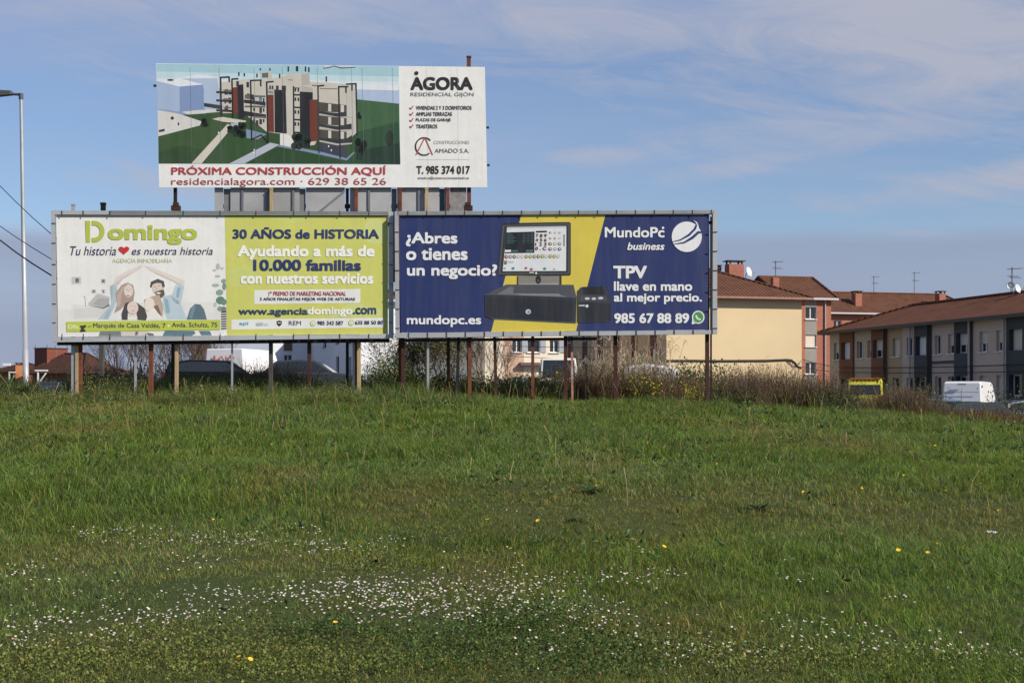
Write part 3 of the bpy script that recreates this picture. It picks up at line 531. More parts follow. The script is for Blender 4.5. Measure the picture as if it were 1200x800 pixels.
pc.add('c6c3ba', G((1000, 232), (1076, 226), (1078, 545), (1040, 580), (1040, 430), (1000, 430))).add('e4e2dc', G((500, 556), (552, 556), (600, 590), (600, 660), (500, 640)))
pc.add('22222a', *[q for s_ in [((55, 135), (60, 432)), ((50, 135), (122, 130)), ((119, 130), (120, 170)), ((140, 148), (146, 442)), ((138, 147), (188, 144)), ((280, 158), (287, 602)), ((276, 158), (362, 154)), ((356, 154), (356, 202)), ((400, 170), (410, 626)), ((396, 170), (452, 165)), ((785, 198), (792, 702)), ((780, 200), (832, 194)), ((940, 204), (952, 742)), ((936, 204), (1012, 204)), ((1070, 182), (1078, 565)), ((995, 185), (1074, 181)), ((1040, 185), (1040, 235)), ((290, 598), (360, 565)), ((360, 565), (408, 620)), ((605, 264), (655, 266)), ((605, 358), (655, 360)), ((605, 450), (655, 452)), ((605, 546), (655, 548)), ((602, 200), (604, 560)), ((995, 205), (995, 250))] for q in stroke(1.75, *G(*s_))])
pc.add('2b2a2c', *[G((x-5, y0), (x+5, y0), (x+5, y1), (x-5, y1)) for x, y0, y1 in ((563, 52, 90), (625, 50, 88), (632, 50, 88), (692, 52, 90), (717, 58, 95), (192, 95, 122), (233, 102, 126), (328, 106, 134), (498, 106, 140), (848, 126, 166), (353, 66, 80), (425, 66, 82))])
for x, y, a, c in ((195, 545, 50, 60), (132, 522, 28, 30), (640, 612, 58, 66), (1096, 420, 18, 30), (1105, 645, 50, 75), (215, 495, 34, 34), (700, 600, 34, 40)):
    pc.add('23322a', *[ell(*G((x+rnd.uniform(-.6, .6)*a, y+rnd.uniform(-.6, .6)*c))[0], a/6.4*.45, c/6.4*.42, 9) for _ in range(9)])
pc.add('23322a', *[ell(*F((335+rnd.uniform(-22, 22), 388+rnd.uniform(-22, 22)))[0], 3, 2.6, 9) for _ in range(7)], ell(*F((1350, 480))[0], 5, 9, 10))
pc.add('eeeeea', *[ell(*p, .8, 1.2, 8) for p in G((307, 678), (302, 700), (865, 650), (885, 680), (40, 548))])
pc.add('5d5750', *[q for q in stroke(.7, *G((825, 66), (862, 62), (905, 48), (960, 64), (1065, 58)))]).add('cfd9dc', G((828, 44), (1062, 46), (1060, 56), (960, 60), (905, 46), (862, 58), (828, 62)))
pc.build('flats_picture', ps)
pc = Pic(bu, .0112)
for x in (223, 257, 298, 331, 372, 412, 424.5, 460, 500, 536): pc.add('a9aaa6' if x > 467 else '7f8f8c', stroke(.16 if x > 467 else .22, (x, 79 if x < 467 else 79.5), (x+2, 192 if x < 467 else 219))[0])
pc.build('panel_joints', ps)
RED = 'b53a40'
text(bu, 'PRÓXIMA CONSTRUCCIÓN AQUÍ', (200.8, 194, 452.4, 206.4), RED, ps, 0.02); text(bu, 'residencialagora.com · 629 38 65 26', (200.8, 208.6, 452.4, 219.2), 'a8474f', ps, .0)
text(bu, 'AGORA', E.box(445, 122, 736, 183), '1f2023', ps, 0.0346); text(bu, 'RESIDENCIAL GIJÓN', E.box(445, 190, 740, 217), '707276', ps, .0)
for s_, x1, y in (('VIVIENDAS 2 Y 3 DORMITORIOS', 731, 257), ('AMPLIAS TERRAZAS', 639, 286), ('PLAZAS DE GARAJE', 633, 315), ('TRASTEROS', 570, 344)): text(bu, s_, E.box(470, y, x1, y+18.5), '3a3b3e', ps, 0.0222)
text(bu, 'CONSTRUCCIONES', E.box(553, 420, 720, 435), 'a5a6a8', ps, .0); text(bu, 'AMADO S.A.', E.box(558, 457, 720, 477), '5a5b60', ps, .0)
text(bu, 'T. 985 374 017', E.box(472, 538, 723, 576), '1f2023', ps, 0.0253); text(bu, 'amado.a@construccionesamado.es', E.box(478, 588, 719, 603), '4d4e50', ps, 0.01)
pc = Pic(bu, .0108); pc.add('1f2023', ell(*E((472, 104))[0], 2.4, 2.3)); cx, cy = E((508, 447))[0]
ar = ell(cx, cy, 10, 10.2, 30, 50, 318); pc.add('1f2023', *[q for q in stroke(1.5, *ar)]).add('b6443f', *stroke(1.2, *E((470, 487), (512, 405), (548, 487))))
pc.add('a8353c', *[q for y in (265, 294, 323, 352) for q in stroke(1.1, *E((440, y), (446, y+8), (457, y-8)))]).add('c3c4c4', *stroke(.3, *E((472, 508), (722, 507)))).build('logo', ps)
for a in [(205.5, 215, 205.5, 330, .14, 3.6, Bk), (549.4, 66, 550, 455, .16, 4.6, RUST()), (318, 220.4, 318, 455, 0, 3.4, W_), (417.5, 220.4, 417.5, 455, 0, 3.6, Rr), (469, 220.4, 469, 455, 0, 3.8, Rr), (500, 220.4, 500, 455, 0, 3.4, W_), (525, 220.4, 525.5, 455, 0, 3.6, Rr)]: post(U, bu, *a)
for y in (90, 150, 208): MB().beam(bu.at(188, y, -.11), bu.at(566, y, -.11), .09, .09).build('crossbeam', GALVD(), U)
for x, y in ((205.5, 243), (549.5, 243)): p = bu.at(x, y, -.15); MB().box(p, (.22, .14, .12)).box(p+Vector((0, 0, .1)), (.12, .16, .08)).build('clamp', Rd, U)
for x, y in ((181.5, 100.5), (571.6, 149.5), (572.4, 193.5)): MB().box(bu.at(x, y, -.02), (.07, .05, .05)).build('bolt', Bk, U)
# older hoarding of bare metal sheets between them
bh = Board(251, bu.at(251, 300, -.1).y, 550, bu.at(550, 300, -.1).y); b0 = bh.at(400, 455); Hh = thing('billboard', 'bare grey metal hoarding behind the boards, below the upper sign', 'billboard', (b0.x, b0.y, gz(b0.x, b0.y)))
sh = mat('bare_sheet_metal', (.36, .36, .36), .55, .25, .14, 1.2, .1, 8, ((.2, .19, .18), .5)); sh2 = mat('pitted_sheet_metal', (.21, .20, .195), .8, .1, .4, 9, .3, 30)
for x0, x1, m in ((251.5, 261.5, sh), (270, 284, sh), (284.6, 313, sh), (313.6, 343.6, sh), (344, 351, sh), (358.5, 404, sh), (410, 458.5, sh), (465.5, 490.5, sh), (491, 515, sh), (521, 526, sh), (527.5, 546.5, sh2)):
    MB().prism([bh.at(*p) for p in [(x0, 214.5), (x1, 214.5), (x1, 330), (x0, 330)]], bh.n*0, bh.n*-.03).build('sheet', m, Hh)
for p, q in [((x, 220.8), (x, 330)) for x in (284.3, 313.3, 343.8, 432.5, 490.8)]+[((372, 250), (404, 224))]: MB().beam(bh.at(*p, .022), bh.at(*q, .022), .05, .04).build('rib_and_shadow_bar', GALVD(), Hh)  # the slanting bar stands in for a strut's cast shadow
for x, w_, m in ((266, 8, GALVD()), (354.5, 7, GALVD()), (363, 2.4, Bk), (407, 4.6, Bk), (462, 6, GALVD()), (518, 6, mat('blue_grey_shade_strip', (.10, .13, .17), .6, .2)), (105.5, 6.2, conc)):
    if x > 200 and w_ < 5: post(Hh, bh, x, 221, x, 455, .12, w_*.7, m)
    elif x > 200: MB().prism([bh.at(*p) for p in [(x-w_/2, 221), (x+w_/2, 221), (x+w_/2, 330), (x-w_/2, 330)]], bh.n*-.04, bh.n*-.07).build('sheet', m, Hh)  # wide dark strips: shadow stripes on the hoarding, put in as dark sheets
for y in (327, 240): MB().beam(bh.at(252, y, -.3), bh.at(546, y, -.3), .1, .1).build('crossbeam', Rd, Hh)

# ------------------------------------------------------------------ houses behind the field
UX = Vector((.9676, .2524, 0)); VX = Vector((-.2524, .9676, 0)); Z = Vector((0, 0, 1))
class Fr:
    """house frame: a along u (its front), b along v (its depth), z up"""
    def __init__(s, O, u=UX, v=VX): s.O = Vector((*O, 0)); s.u = Vector(u); s.v = Vector(v)
    def p(s, a, b, z): q = s.O+s.u*a+s.v*b; return Vector((q.x, q.y, z))
def wall(mb, O, d, n, segs, z0, z1, holes, depth=.22):
    """facade with real openings; segs: (t0, t1, material index); holes: (t0, t1, z0, z1)"""
    O, d, n = Vector(O), Vector(d), Vector(n); pt = lambda t, z, k=0: Vector((O.x, O.y, 0))+d*t-n*k+Z*z
    T = sorted({round(x, 4) for s in segs for x in s[:2]}|{round(x, 4) for h in holes for x in h[:2]}); H_ = sorted({z0, z1}|{round(x, 4) for h in holes for x in h[2:]})
    for a, b in zip(T, T[1:]):
        mi = next((s[2] for s in segs if s[0]-1e-3 <= (a+b)/2 <= s[1]), 0)
        for e, f in zip(H_, H_[1:]):
            if any(h[0] < (a+b)/2 < h[1] and h[2] < (e+f)/2 < h[3] for h in holes): continue
            mb.face([pt(a, e), pt(b, e), pt(b, f), pt(a, f)], mi)
    for a, b, e, f in holes:
        mi = next((s[2] for s in segs if s[0] <= (a+b)/2 <= s[1]), 0)
        for p, q in (((a, e), (b, e)), ((b, e), (b, f)), ((b, f), (a, f)), ((a, f), (a, e))):
            mb.face([pt(*p), pt(*q), pt(*q, depth), pt(*p, depth)], mi)
WF = lambda: mat('white_window_frame', (.72, .72, .7), .5)
def window(par, O, d, n, h, depth=.2, style='two', fm=None):
    """window set back in an opening: frame and sill, pane below it; style: two / one / dark / blind / half (blind partly down) / curtain"""
    a, b, e, f = h; O, d, n = Vector(O), Vector(d), Vector(n); pt = lambda t, z, k=0: Vector((O.x, O.y, 0))+d*t-n*k+Z*z
    mb = MB(); w_ = .06; k = depth-.05; br_ = lambda t0, t1, z0, z1: mb.box(pt((t0+t1)/2, (z0+z1)/2, k), (t1-t0, .06, z1-z0), d, n, Z)
    br_(a, b, e, e+w_); br_(a, b, f-w_, f); br_(a, a+w_, e+w_, f-w_); br_(b-w_, b, e+w_, f-w_)
    if style in ('two', 'half', 'curtain') and b-a > .7: br_((a+b)/2-.035, (a+b)/2+.035, e+w_, f-w_)
    mb.box(pt((a+b)/2, e-.03, -.03), (b-a+.1, .14, .05), d, n, Z)
    o = mb.build('window', fm or WF(), par); k2 = depth-.045
    g_ = MB().face([pt(a+w_, e+w_, k2), pt(b-w_, e+w_, k2), pt(b-w_, f-w_, k2), pt(a+w_, f-w_, k2)])
    q = g_.build('pane', glass(), o, org=par.location)
    if style in ('blind', 'half', 'curtain'):
        zb = e+w_ if style != 'half' else e+(f-e)*.42
        t1 = b-w_ if style != 'curtain' else a+(b-a)*.6
        m = mat('pale_roller_blind', (.62, .55, .46), .7) if style != 'curtain' else mat('white_curtain', (.72, .70, .68), .8)
        MB().box(pt((a+t1)/2+w_/2, (zb+f-w_)/2, k-.04), (t1-a-w_, .02, f-w_-zb), d, n, Z).build('blind' if style != 'curtain' else 'curtain', m, o, org=par.location)
    return o
def roof(par, fr, a0, a1, b0, b1, ze, zr, along, h0, h1, base, dark, eave, over=.6, fas=.16, name='roof'):
    """tiled roof on a rectangle; ridge runs along 'a' or 'b'; h0/h1 = how far the ridge ends are set in at each end"""
    a0 -= over; a1 += over; b0 -= over; b1 += over; z0 = ze
    c = [fr.p(a0, b0, z0), fr.p(a1, b0, z0), fr.p(a1, b1, z0), fr.p(a0, b1, z0)]
    if along == 'b': am = (a0+a1)/2; r0, r1 = fr.p(am, b0+h0, zr), fr.p(am, b1-h1, zr); fs = [((c[1], c[2], r1, r0), 0), ((c[3], c[0], r0, r1), 0), ((c[0], c[1], r0), 1), ((c[2], c[3], r1), 1)]
    else: bm = (b0+b1)/2; r0, r1 = fr.p(a0+h0, bm, zr), fr.p(a1-h1, bm, zr); fs = [((c[0], c[1], r1, r0), 1), ((c[2], c[3], r0, r1), 1), ((c[1], c[2], r1), 0), ((c[3], c[0], r0), 0)]
    key = '%s_%d_%d' % (name+fr.tagname, int(base[0]*1000), int(fr.u.x*100))
    mA = tiles('tiles_across_'+key, tuple(fr.v), tuple(fr.u+Z*.4), base, dark); mB_ = tiles('tiles_along_'+key, tuple(fr.u), tuple(fr.v+Z*.4), base, dark)
    mb = MB()
    for f, mi in fs: mb.face(f, mi)
    mb.face(c, 2)
    ob = mb.build(name, [mA, mB_, eave], par)
    g_ = MB()
    for p, q in zip(c, c[1:]+c[:1]): g_.beam(Vector(p)-Z*.05, Vector(q)-Z*.05, .1, fas)
    g_.build('gutter', eave, ob, org=par.location)
    rg = MB()
    for p, q in [(r0, r1), (c[0], r0), (c[1], r0 if along == 'b' else r1), (c[2], r1), (c[3], r1 if along == 'b' else r0)]:
        if (Vector(p)-Vector(q)).length > .1: rg.tube([Vector(p)+Z*.03, Vector(q)+Z*.03], .11, 6)
    rg.build('ridge_tiles', mA, ob, org=par.location)
    return ob
def house(name, label, cat, O, u=UX, v=VX, group=None):
    f = Fr(O, u, v); f.tagname = label[:6].replace(' ', '_'); t = thing(name, label, cat, (O[0], O[1], gz(*O)), group=group); return f, t
BR = tuple(lin('a4573a')); TILE = (.18, .078, .042); TILED = (.09, .038, .022)
chim_cap = lambda: mat('chimney_slab', (.10, .085, .075), .8, 0, .2, 5.)
def chimney(par, ob, c, wx, wy, z0, z1, m=None):
    ch = MB().box((c[0], c[1], (z0+z1)/2), (wx, wy, z1-z0), UX, VX, Z).build('chimney', m or bricks('chimney_brick', BR, u=tuple(UX)), ob, org=par.location)
    cp = MB().box((c[0], c[1], z1+.27), (wx*1.25, wy*1.25, .07), UX, VX, Z)
    for i in (-1, 1):
        for j in (-1, 1): cp.box(Vector((c[0], c[1], z1+.12))+UX*(i*wx*.4)+VX*(j*wy*.4), (.12, .12, .24), UX, VX, Z)
    cp.build('chimney_cap', chim_cap(), ob, org=par.location)
def downpipe(par, p, z0, z1, m=None, r=.06):
    MB().tube([Vector((p.x, p.y, z0)), Vector((p.x, p.y, z1))], r, 8).build('downpipe', m or mat('grey_pipe', (.35, .36, .37), .5), par)

# beige block of flats, blank gable towards the field
f, T = house('apartment_block', 'beige block of flats with a blank gable wall and brown tiled roof', 'building', (11.4, 105), group='houses behind the field')
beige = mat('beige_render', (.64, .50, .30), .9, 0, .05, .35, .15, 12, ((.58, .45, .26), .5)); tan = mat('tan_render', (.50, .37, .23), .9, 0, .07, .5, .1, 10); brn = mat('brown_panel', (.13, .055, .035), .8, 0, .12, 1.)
W1, L1, E1 = 10.9, 26.4, 8.95
mb = MB(); hs = []; segs = []
for i in range(6):
    t0 = .6+i*4.3
    segs += [(t0-.6, t0+1.4, 0), (t0+1.4, t0+2.9, 1), (t0+2.9, t0+3.7, 0)]
    for fl in range(3): hs += [(t0+.2, t0+1., 1.5+fl*2.55, 2.7+fl*2.55), (t0+1.7, t0+2.6, 1.4+fl*2.55, 2.7+fl*2.55)]
segs[-1] = (segs[-1][0], L1, 0)
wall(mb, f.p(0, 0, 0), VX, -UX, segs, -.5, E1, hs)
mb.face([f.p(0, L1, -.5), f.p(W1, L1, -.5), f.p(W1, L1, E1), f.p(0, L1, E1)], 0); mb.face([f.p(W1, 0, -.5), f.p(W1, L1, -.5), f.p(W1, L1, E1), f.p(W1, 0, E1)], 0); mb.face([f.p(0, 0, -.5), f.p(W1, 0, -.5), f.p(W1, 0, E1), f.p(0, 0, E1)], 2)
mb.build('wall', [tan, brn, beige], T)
st = ['dark', 'half', 'two', 'blind']
for i, h in enumerate(hs): window(T, f.p(0, 0, 0), VX, -UX, h, style=st[(i*7) % 4])
ro = roof(T, f, 0, W1, 0, L1, E1+.1, 11.65, 'b', 6.2, 6.2, TILE, TILED, mat('rusty_gutter', (.30, .17, .12), .6, 0, .2, 3.), .65)
q = P(860.5, 315, 113); chimney(T, ro, q, 1.25, .9, 10.3, P(0, 310, 113).z); q = P(840.5, 315, 114); chimney(T, ro, q, .5, .5, 10.5, P(0, 315, 114).z)
q = P(908, 330, 110.5); MB().box((q.x, q.y, 10.2), (.5, .5, 1.3), UX, VX, Z).build('chimney', bricks('chimney_brick', BR, u=tuple(UX)), ro, org=T.location)
# its brick wing
f, T = house('apartment_wing', 'narrow orange brick stair wing with three stacked windows, right of the beige gable', 'building', (21.24, 110.7), group='houses behind the field')
bk = bricks('orange_brick', tuple(x*1.05 for x in BR), u=tuple(UX)); cg = mat('grey_concrete', (.27, .255, .23), .9, 0, .12, 1.5, .1, 10)
def tpx(O, d, px):
    k = (px-600)/FPX; O, d = Vector(O), Vector(d); return (k*O.y-O.x)/(d.x-k*d.y)
def zpy(O, d, t, py): y = O[1]+d[1]*t; return EYE+(HZ-py)/FPX*y
O = f.p(0, 0, 0); WW = 3.95; t0, t1 = tpx(O, UX, 943.5), tpx(O, UX, 957)
hs = [(t0+.03, t1-.03, zpy(O, UX, t0, b_), zpy(O, UX, t0, a)) for a, b_ in ((359.5, 373.8), (392, 406), (424.5, 438.2))]
mb = MB(); wall(mb, O, UX, -VX, [(0, t0, 0), (t0, t1, 1), (t1, WW, 0)], -.5, 9.2, hs)
for q in ([(0, 8), (WW, 8)], [(WW, 0), (WW, 8)], [(0, 0), (0, 8)]): mb.face([f.p(*q[0], -.5), f.p(*q[1], -.5), f.p(*q[1], 9.2), f.p(*q[0], 9.2)], 0)
mb.face([f.p(WW, 0, 9.2), f.p(WW, 8, 9.2), f.p(WW, 4, 11)], 0)
mb.build('wall', [bk, cg], T)
for h, s_ in zip(hs, ('two', 'blind', 'two')): window(T, O, UX, -VX, h, style=s_)
roof(T, f, 0, WW, 0, 8, 9.3, 11.25, 'a', 0, 0, TILE, TILED, mat('pale_gutter', (.5, .5, .48), .5), .4)
downpipe(T, f.p(tpx(O, UX, 966.5), -.09, 0), -.3, 9.2)
# row behind
f, T = house('apartment_row', 'long far brick row with plain brown tiled roof and two roof chimneys', 'building', (30, 148), group='houses behind the field')
O = f.p(0, 0, 0); a, b_ = tpx(O, UX, 977), tpx(O, UX, 986); z0, z1 = zpy(O, UX, a, 384), zpy(O, UX, a, 375.5)
hs = [(a+i*3.2, a+i*3.2+(b_-a), z0-j*2.7, z1-j*2.7) for i in range(6) for j in range(3)]
mb = MB(); wall(mb, O, UX, -VX, [(0, 21, 0)], -.5, 10.3, hs)
for q in ([(0, 9), (21, 9)], [(21, 0), (21, 9)], [(0, 0), (0, 9)]): mb.face([f.p(*q[0], -.5), f.p(*q[1], -.5), f.p(*q[1], 10.3), f.p(*q[0], 10.3)], 0)
mb.build('wall', [bk], T)
for h in hs: window(T, O, UX, -VX, h)
ro = roof(T, f, 0, 21, 0, 9, 10.4, 12.9, 'a', 2.2, 2.2, TILE, TILED, mat('pale_gutter', (.5, .5, .48), .5), .6)
for px, py in ((1004, 344), (1102, 342.5)):
    q = P(px, 350, 151.3+(px-1000)*.0195); chimney(T, ro, q, .75, .9, 11, P(0, py, 151).z)
# two-storey terrace on the right, seen along its front
FA = Vector((22.35, 100, 0)); ND = -VX
f, T = house('terrace_row', 'two-storey terrace with white, brown and dark grey panels along its front', 'building', (22.35, 100), u=UX, v=ND, group='houses behind the field')
z8 = lambda z: tpx(FA, ND, 960+z/3.6375)
pk = mat('pinkish_render', (.56, .44, .36), .9, 0, .06, .6); bg_ = mat('cream_render', (.54, .42, .28), .9, 0, .07, .6); bn = mat('brown_render', (.21, .095, .045), .9, 0, .1, .6); dg = mat('dark_grey_panel', (.055, .06, .066), .7, 0, .1, .6); tb = mat('ochre_render', (.46, .33, .19), .9, 0, .07, .6)
seq = [(45, 92, 1), (92, 150, 2), (150, 228, 1), (228, 290, 2), (290, 355, 4), (355, 412, 0), (412, 480, 3), (480, 582, 0), (582, 655, 3), (655, 805, 0), (805, 885, 3)]
segs = [(z8(a) if a > 45 else 0, z8(b), m) for a, b, m in seq]; t = segs[-1][1]; LT = 40.
while t < LT-3: segs += [(t, t+2.6, 0), (t+2.6, t+4.2, 3)]; t += 4.2
segs.append((t, LT, 0))
wu = [(62, 88, 'half'), (100, 138, 'curtain'), (160, 187, 'two'), (205, 227, 'half'), (235, 278, 'half'), (313, 343, 'blind'), (373, 400, 'two'), (418, 466, 'curtain'), (493, 522, 'two'), (549, 580, 'half'), (591, 641, 'half'), (683, 718, 'half'), (755, 790, 'half'), (817, 873, 'blind')]
hs = []; sty = []
for a, b, s_ in wu:
    for fl in (0, 1): hs.append((z8(a), z8(b), 1.66+fl*2.52, 2.83+fl*2.52)); sty.append(s_ if fl else ('two', 'dark', 'blind')[(int(a)) % 3])
t = z8(885)
while t < LT-3:
    for fl in (0, 1): hs += [(t+.6, t+1.4, 1.66+fl*2.52, 2.83+fl*2.52), (t+2.9, t+3.9, 1.66+fl*2.52, 2.83+fl*2.52)]; sty += ['half', 'two']
    t += 4.2
mb = MB(); wall(mb, FA, ND, -UX, segs, -1, 6.15, hs, .28)
for q in ([(0, 0), (8.4, 0)], [(8.4, 0), (8.4, LT)], [(8.4, LT), (0, LT)]): mb.face([f.p(*q[0], -1), f.p(*q[1], -1), f.p(*q[1], 6.15), f.p(*q[0], 6.15)], 0)
mb.build('wall', [pk, bg_, bn, dg, tb], T)
for s in segs:                                                       # the coloured panels stand proud of the white bays
    if s[2] in (2, 3):
        ho = [h for h in hs if s[0] < (h[0]+h[1])/2 < s[1]]; pb = MB(); e = .12; o2 = FA-UX*e
        wall(pb, o2, ND, -UX, [(s[0], s[1], 0)], .3, 6.1, [(max(h[0], s[0]+.05), min(h[1], s[1]-.05), h[2], h[3]) for h in ho], e-.004)
        for tt in (s[0], s[1]): pb.face([f.p(0, tt, .3), f.p(-e, tt, .3), f.p(-e, tt, 6.1), f.p(0, tt, 6.1)])
        pb.build('panel', bn if s[2] == 2 else dg, T)
for h, s_ in zip(hs, sty): window(T, FA, ND, -UX, h, .26, s_)
roof(T, f, 0, 8.4, 0, LT, 6.12, 7.85, 'b', 4.6, 3, (.19, .072, .034), (.10, .04, .02), mat('dark_gutter', (.07, .06, .055), .6), .62, .2)
for z in (288, 398, 474, 652, 800): downpipe(T, f.p(-.22, z8(z), 0), 0, 6.0, mat('dark_pipe', (.06, .055, .05), .5) if z in (288, 474) else mat('pale_pipe', (.45, .44, .42), .5), .07)
MB().prism([f.p(-.03, z8(485), 3.62), f.p(-.03, z8(580), 3.62), f.p(-.03, z8(580), 3.78), f.p(-.03, z8(485), 3.78)], (0, 0, 0), -UX*.05).build('band', dg, T)
# cream house seen under the right board
f, T = house('apartment_block', 'cream house with grey shutters seen under the yellow stripe of the right board', 'building', (-2, 105), group='houses behind the field')
O = f.p(0, 0, 0); cr = mat('pale_cream_render', (.72, .62, .48), .9, 0, .05, .6); ob_ = bricks('pale_brick', tuple(lin('c9a184')), (.5, .45, .4), u=tuple(UX)); sg = mat('grey_shutter', (.33, .35, .37), .6)
tt = lambda px: tpx(O, UX, px); hs = []
for a, b in ((600, 611.5), (618, 633), (644, 655)):
    for fl in range(3): hs.append((tt(a), tt(b), P(0, 412.8, 105.8).z-2.75+fl*2.75, P(0, 398.2, 105.8).z-2.75+fl*2.75+.5*(fl == 9)))
mb = MB(); wall(mb, O, UX, -VX, [(0, tt(590), 0), (tt(590), tt(614), 1), (tt(614), 6.1, 0)], -.5, 8.9, hs)
for q in ([(0, 8), (6.1, 8)], [(6.1, 0), (6.1, 8)], [(0, 0), (0, 8)]): mb.face([f.p(*q[0], -.5), f.p(*q[1], -.5), f.p(*q[1], 8.9), f.p(*q[0], 8.9)], 0)
mb.build('wall', [cr, ob_], T)
for h in hs:
    window(T, O, UX, -VX, h); MB().box(O+UX*(h[1]+.22)-VX*.03+Z*((h[2]+h[3])/2), (.42, .05, h[3]-h[2]), UX, VX, Z).build('shutter', sg, T)
MB().box(O+UX*tt(625)-VX*.25+Z*zpy(O, UX, 3, 426.5), (2.2, .5, .22), UX, VX, Z).build('canopy', mat('dull_canopy', (.12, .10, .09), .8), T)
roof(T, f, 0, 6.1, 0, 8, 9, 11, 'b', 2, 2, TILE, TILED, mat('pale_gutter', (.5, .5, .48), .5), .5)
# white house whose shaded side runs back
f, T = house('white_house', 'white house with a bright blank end wall and dark doors along its shaded side', 'building', (-10.14, 95), group='houses behind the field')
wh = mat('white_render', (.74, .74, .75), .85, 0, .05, .8, .1, 9, ((.6, .6, .6), .4))
hs = [(1.5, 2.5, 1.2, 3.6), (4.2, 5.4, 1.2, 4.4), (7.5, 8.5, 1.2, 3.3), (10.5, 12.2, 1.2, 4.6), (15, 16, 2, 3.4), (18, 20.5, 1.2, 3.8), (23.5, 25, 2, 3.6), (4.2, 5.4, 5.4, 6.8), (10.5, 12.2, 5.6, 7), (18, 20, 5.6, 7)]
mb = MB(); wall(mb, f.p(0, 0, 0), VX, -UX, [(0, 28, 0)], -.5, 8, hs, .25)
for q in ([(0, 0), (3.3, 0)], [(3.3, 0), (3.3, 28)], [(0, 28), (3.3, 28)]): mb.face([f.p(*q[0], -.5), f.p(*q[1], -.5), f.p(*q[1], 8), f.p(*q[0], 8)], 0)
mb.build('wall', [wh], T)
for h in hs: window(T, f.p(0, 0, 0), VX, -UX, h, .22, 'dark', mat('dark_frame', (.05, .05, .055), .5))
roof(T, f, 0, 3.3, 0, 28, 8.1, 8.9, 'b', 1.5, 1.5, TILE, TILED, mat('pale_gutter', (.5, .5, .48), .5), .4)
f, T = house('white_house', 'small white house front with a square window under a brown roller blind', 'building', (-20.6, 121.2), group='houses behind the field')
O = f.p(0, 0, 0); a, b_ = tpx(O, UX, 332.5), tpx(O, UX, 342.5); hs = [(a, b_, zpy(O, UX, a, 424), zpy(O, UX, a, 415.5)), (a, b_, zpy(O, UX, a, 411), zpy(O, UX, a, 400))]
mb = MB(); wall(mb, O, UX, -VX, [(0, 3.6, 0)], -.5, 8, hs)
for q in ([(0, 7), (3.6, 7)], [(3.6, 0), (3.6, 7)], [(0, 0), (0, 7)]): mb.face([f.p(*q[0], -.5), f.p(*q[1], -.5), f.p(*q[1], 8), f.p(*q[0], 8)], 0)
mb.build('wall', [wh], T); window(T, O, UX, -VX, hs[0]); window(T, O, UX, -VX, hs[1], style='blind')
MB().box(O+UX*(a+b_)/2-VX*.02+Z*(hs[1][2]+hs[1][3])/2, (b_-a, .04, hs[1][3]-hs[1][2]), UX, VX, Z).build('roller_blind', mat('brown_blind', (.16, .10, .07), .7), T)
roof(T, f, 0, 3.6, 0, 7, 8.1, 9.3, 'b', 1.5, 1.5, TILE, TILED, mat('pale_gutter', (.5, .5, .48), .5), .4)
f, T = house('white_house', 'plain white house wall behind the bare sapling, left of the cream house', 'building', (-6, 108), group='houses behind the field')
mb = MB()
for q in ([(0, 0), (3.9, 0)], [(3.9, 0), (3.9, 7)], [(0, 7), (3.9, 7)], [(0, 0), (0, 7)]): mb.face([f.p(*q[0], -.5), f.p(*q[1], -.5), f.p(*q[1], 7.6), f.p(*q[0], 7.6)], 0)
mb.build('wall', [wh], T); roof(T, f, 0, 3.9, 0, 7, 7.7, 8.7, 'b', 1.5, 1.5, TILE, TILED, mat('pale_gutter', (.5, .5, .48), .5), .4)
f, T = house('shed', 'tall plain blue-grey shed wall behind the white van under the left board', 'shed', (-21.6, 99), group='houses behind the field')
mb = MB().prism([f.p(0, 0, -.5), f.p(4.8, 0, -.5), f.p(4.8, 0, 6.2), f.p(0, 0, 6.2)], (0, 0, 0), VX*7)
mb.build('wall', mat('shade_blue_cladding', (.36, .39, .47), .7, 0, .05, .8), T)  # bluish shade on this wall is put into its base colour
mb = MB(); mb.prism([f.p(-.2, -.2, 6.21), f.p(5, -.2, 6.21), f.p(5, -.2, 6.4), f.p(2.4, -.2, 6.9), f.p(-.2, -.2, 6.4)], (0, 0, 0), VX*7.4); mb.build('roof', mat('grey_sheet_roof', (.25, .25, .26), .6), T)
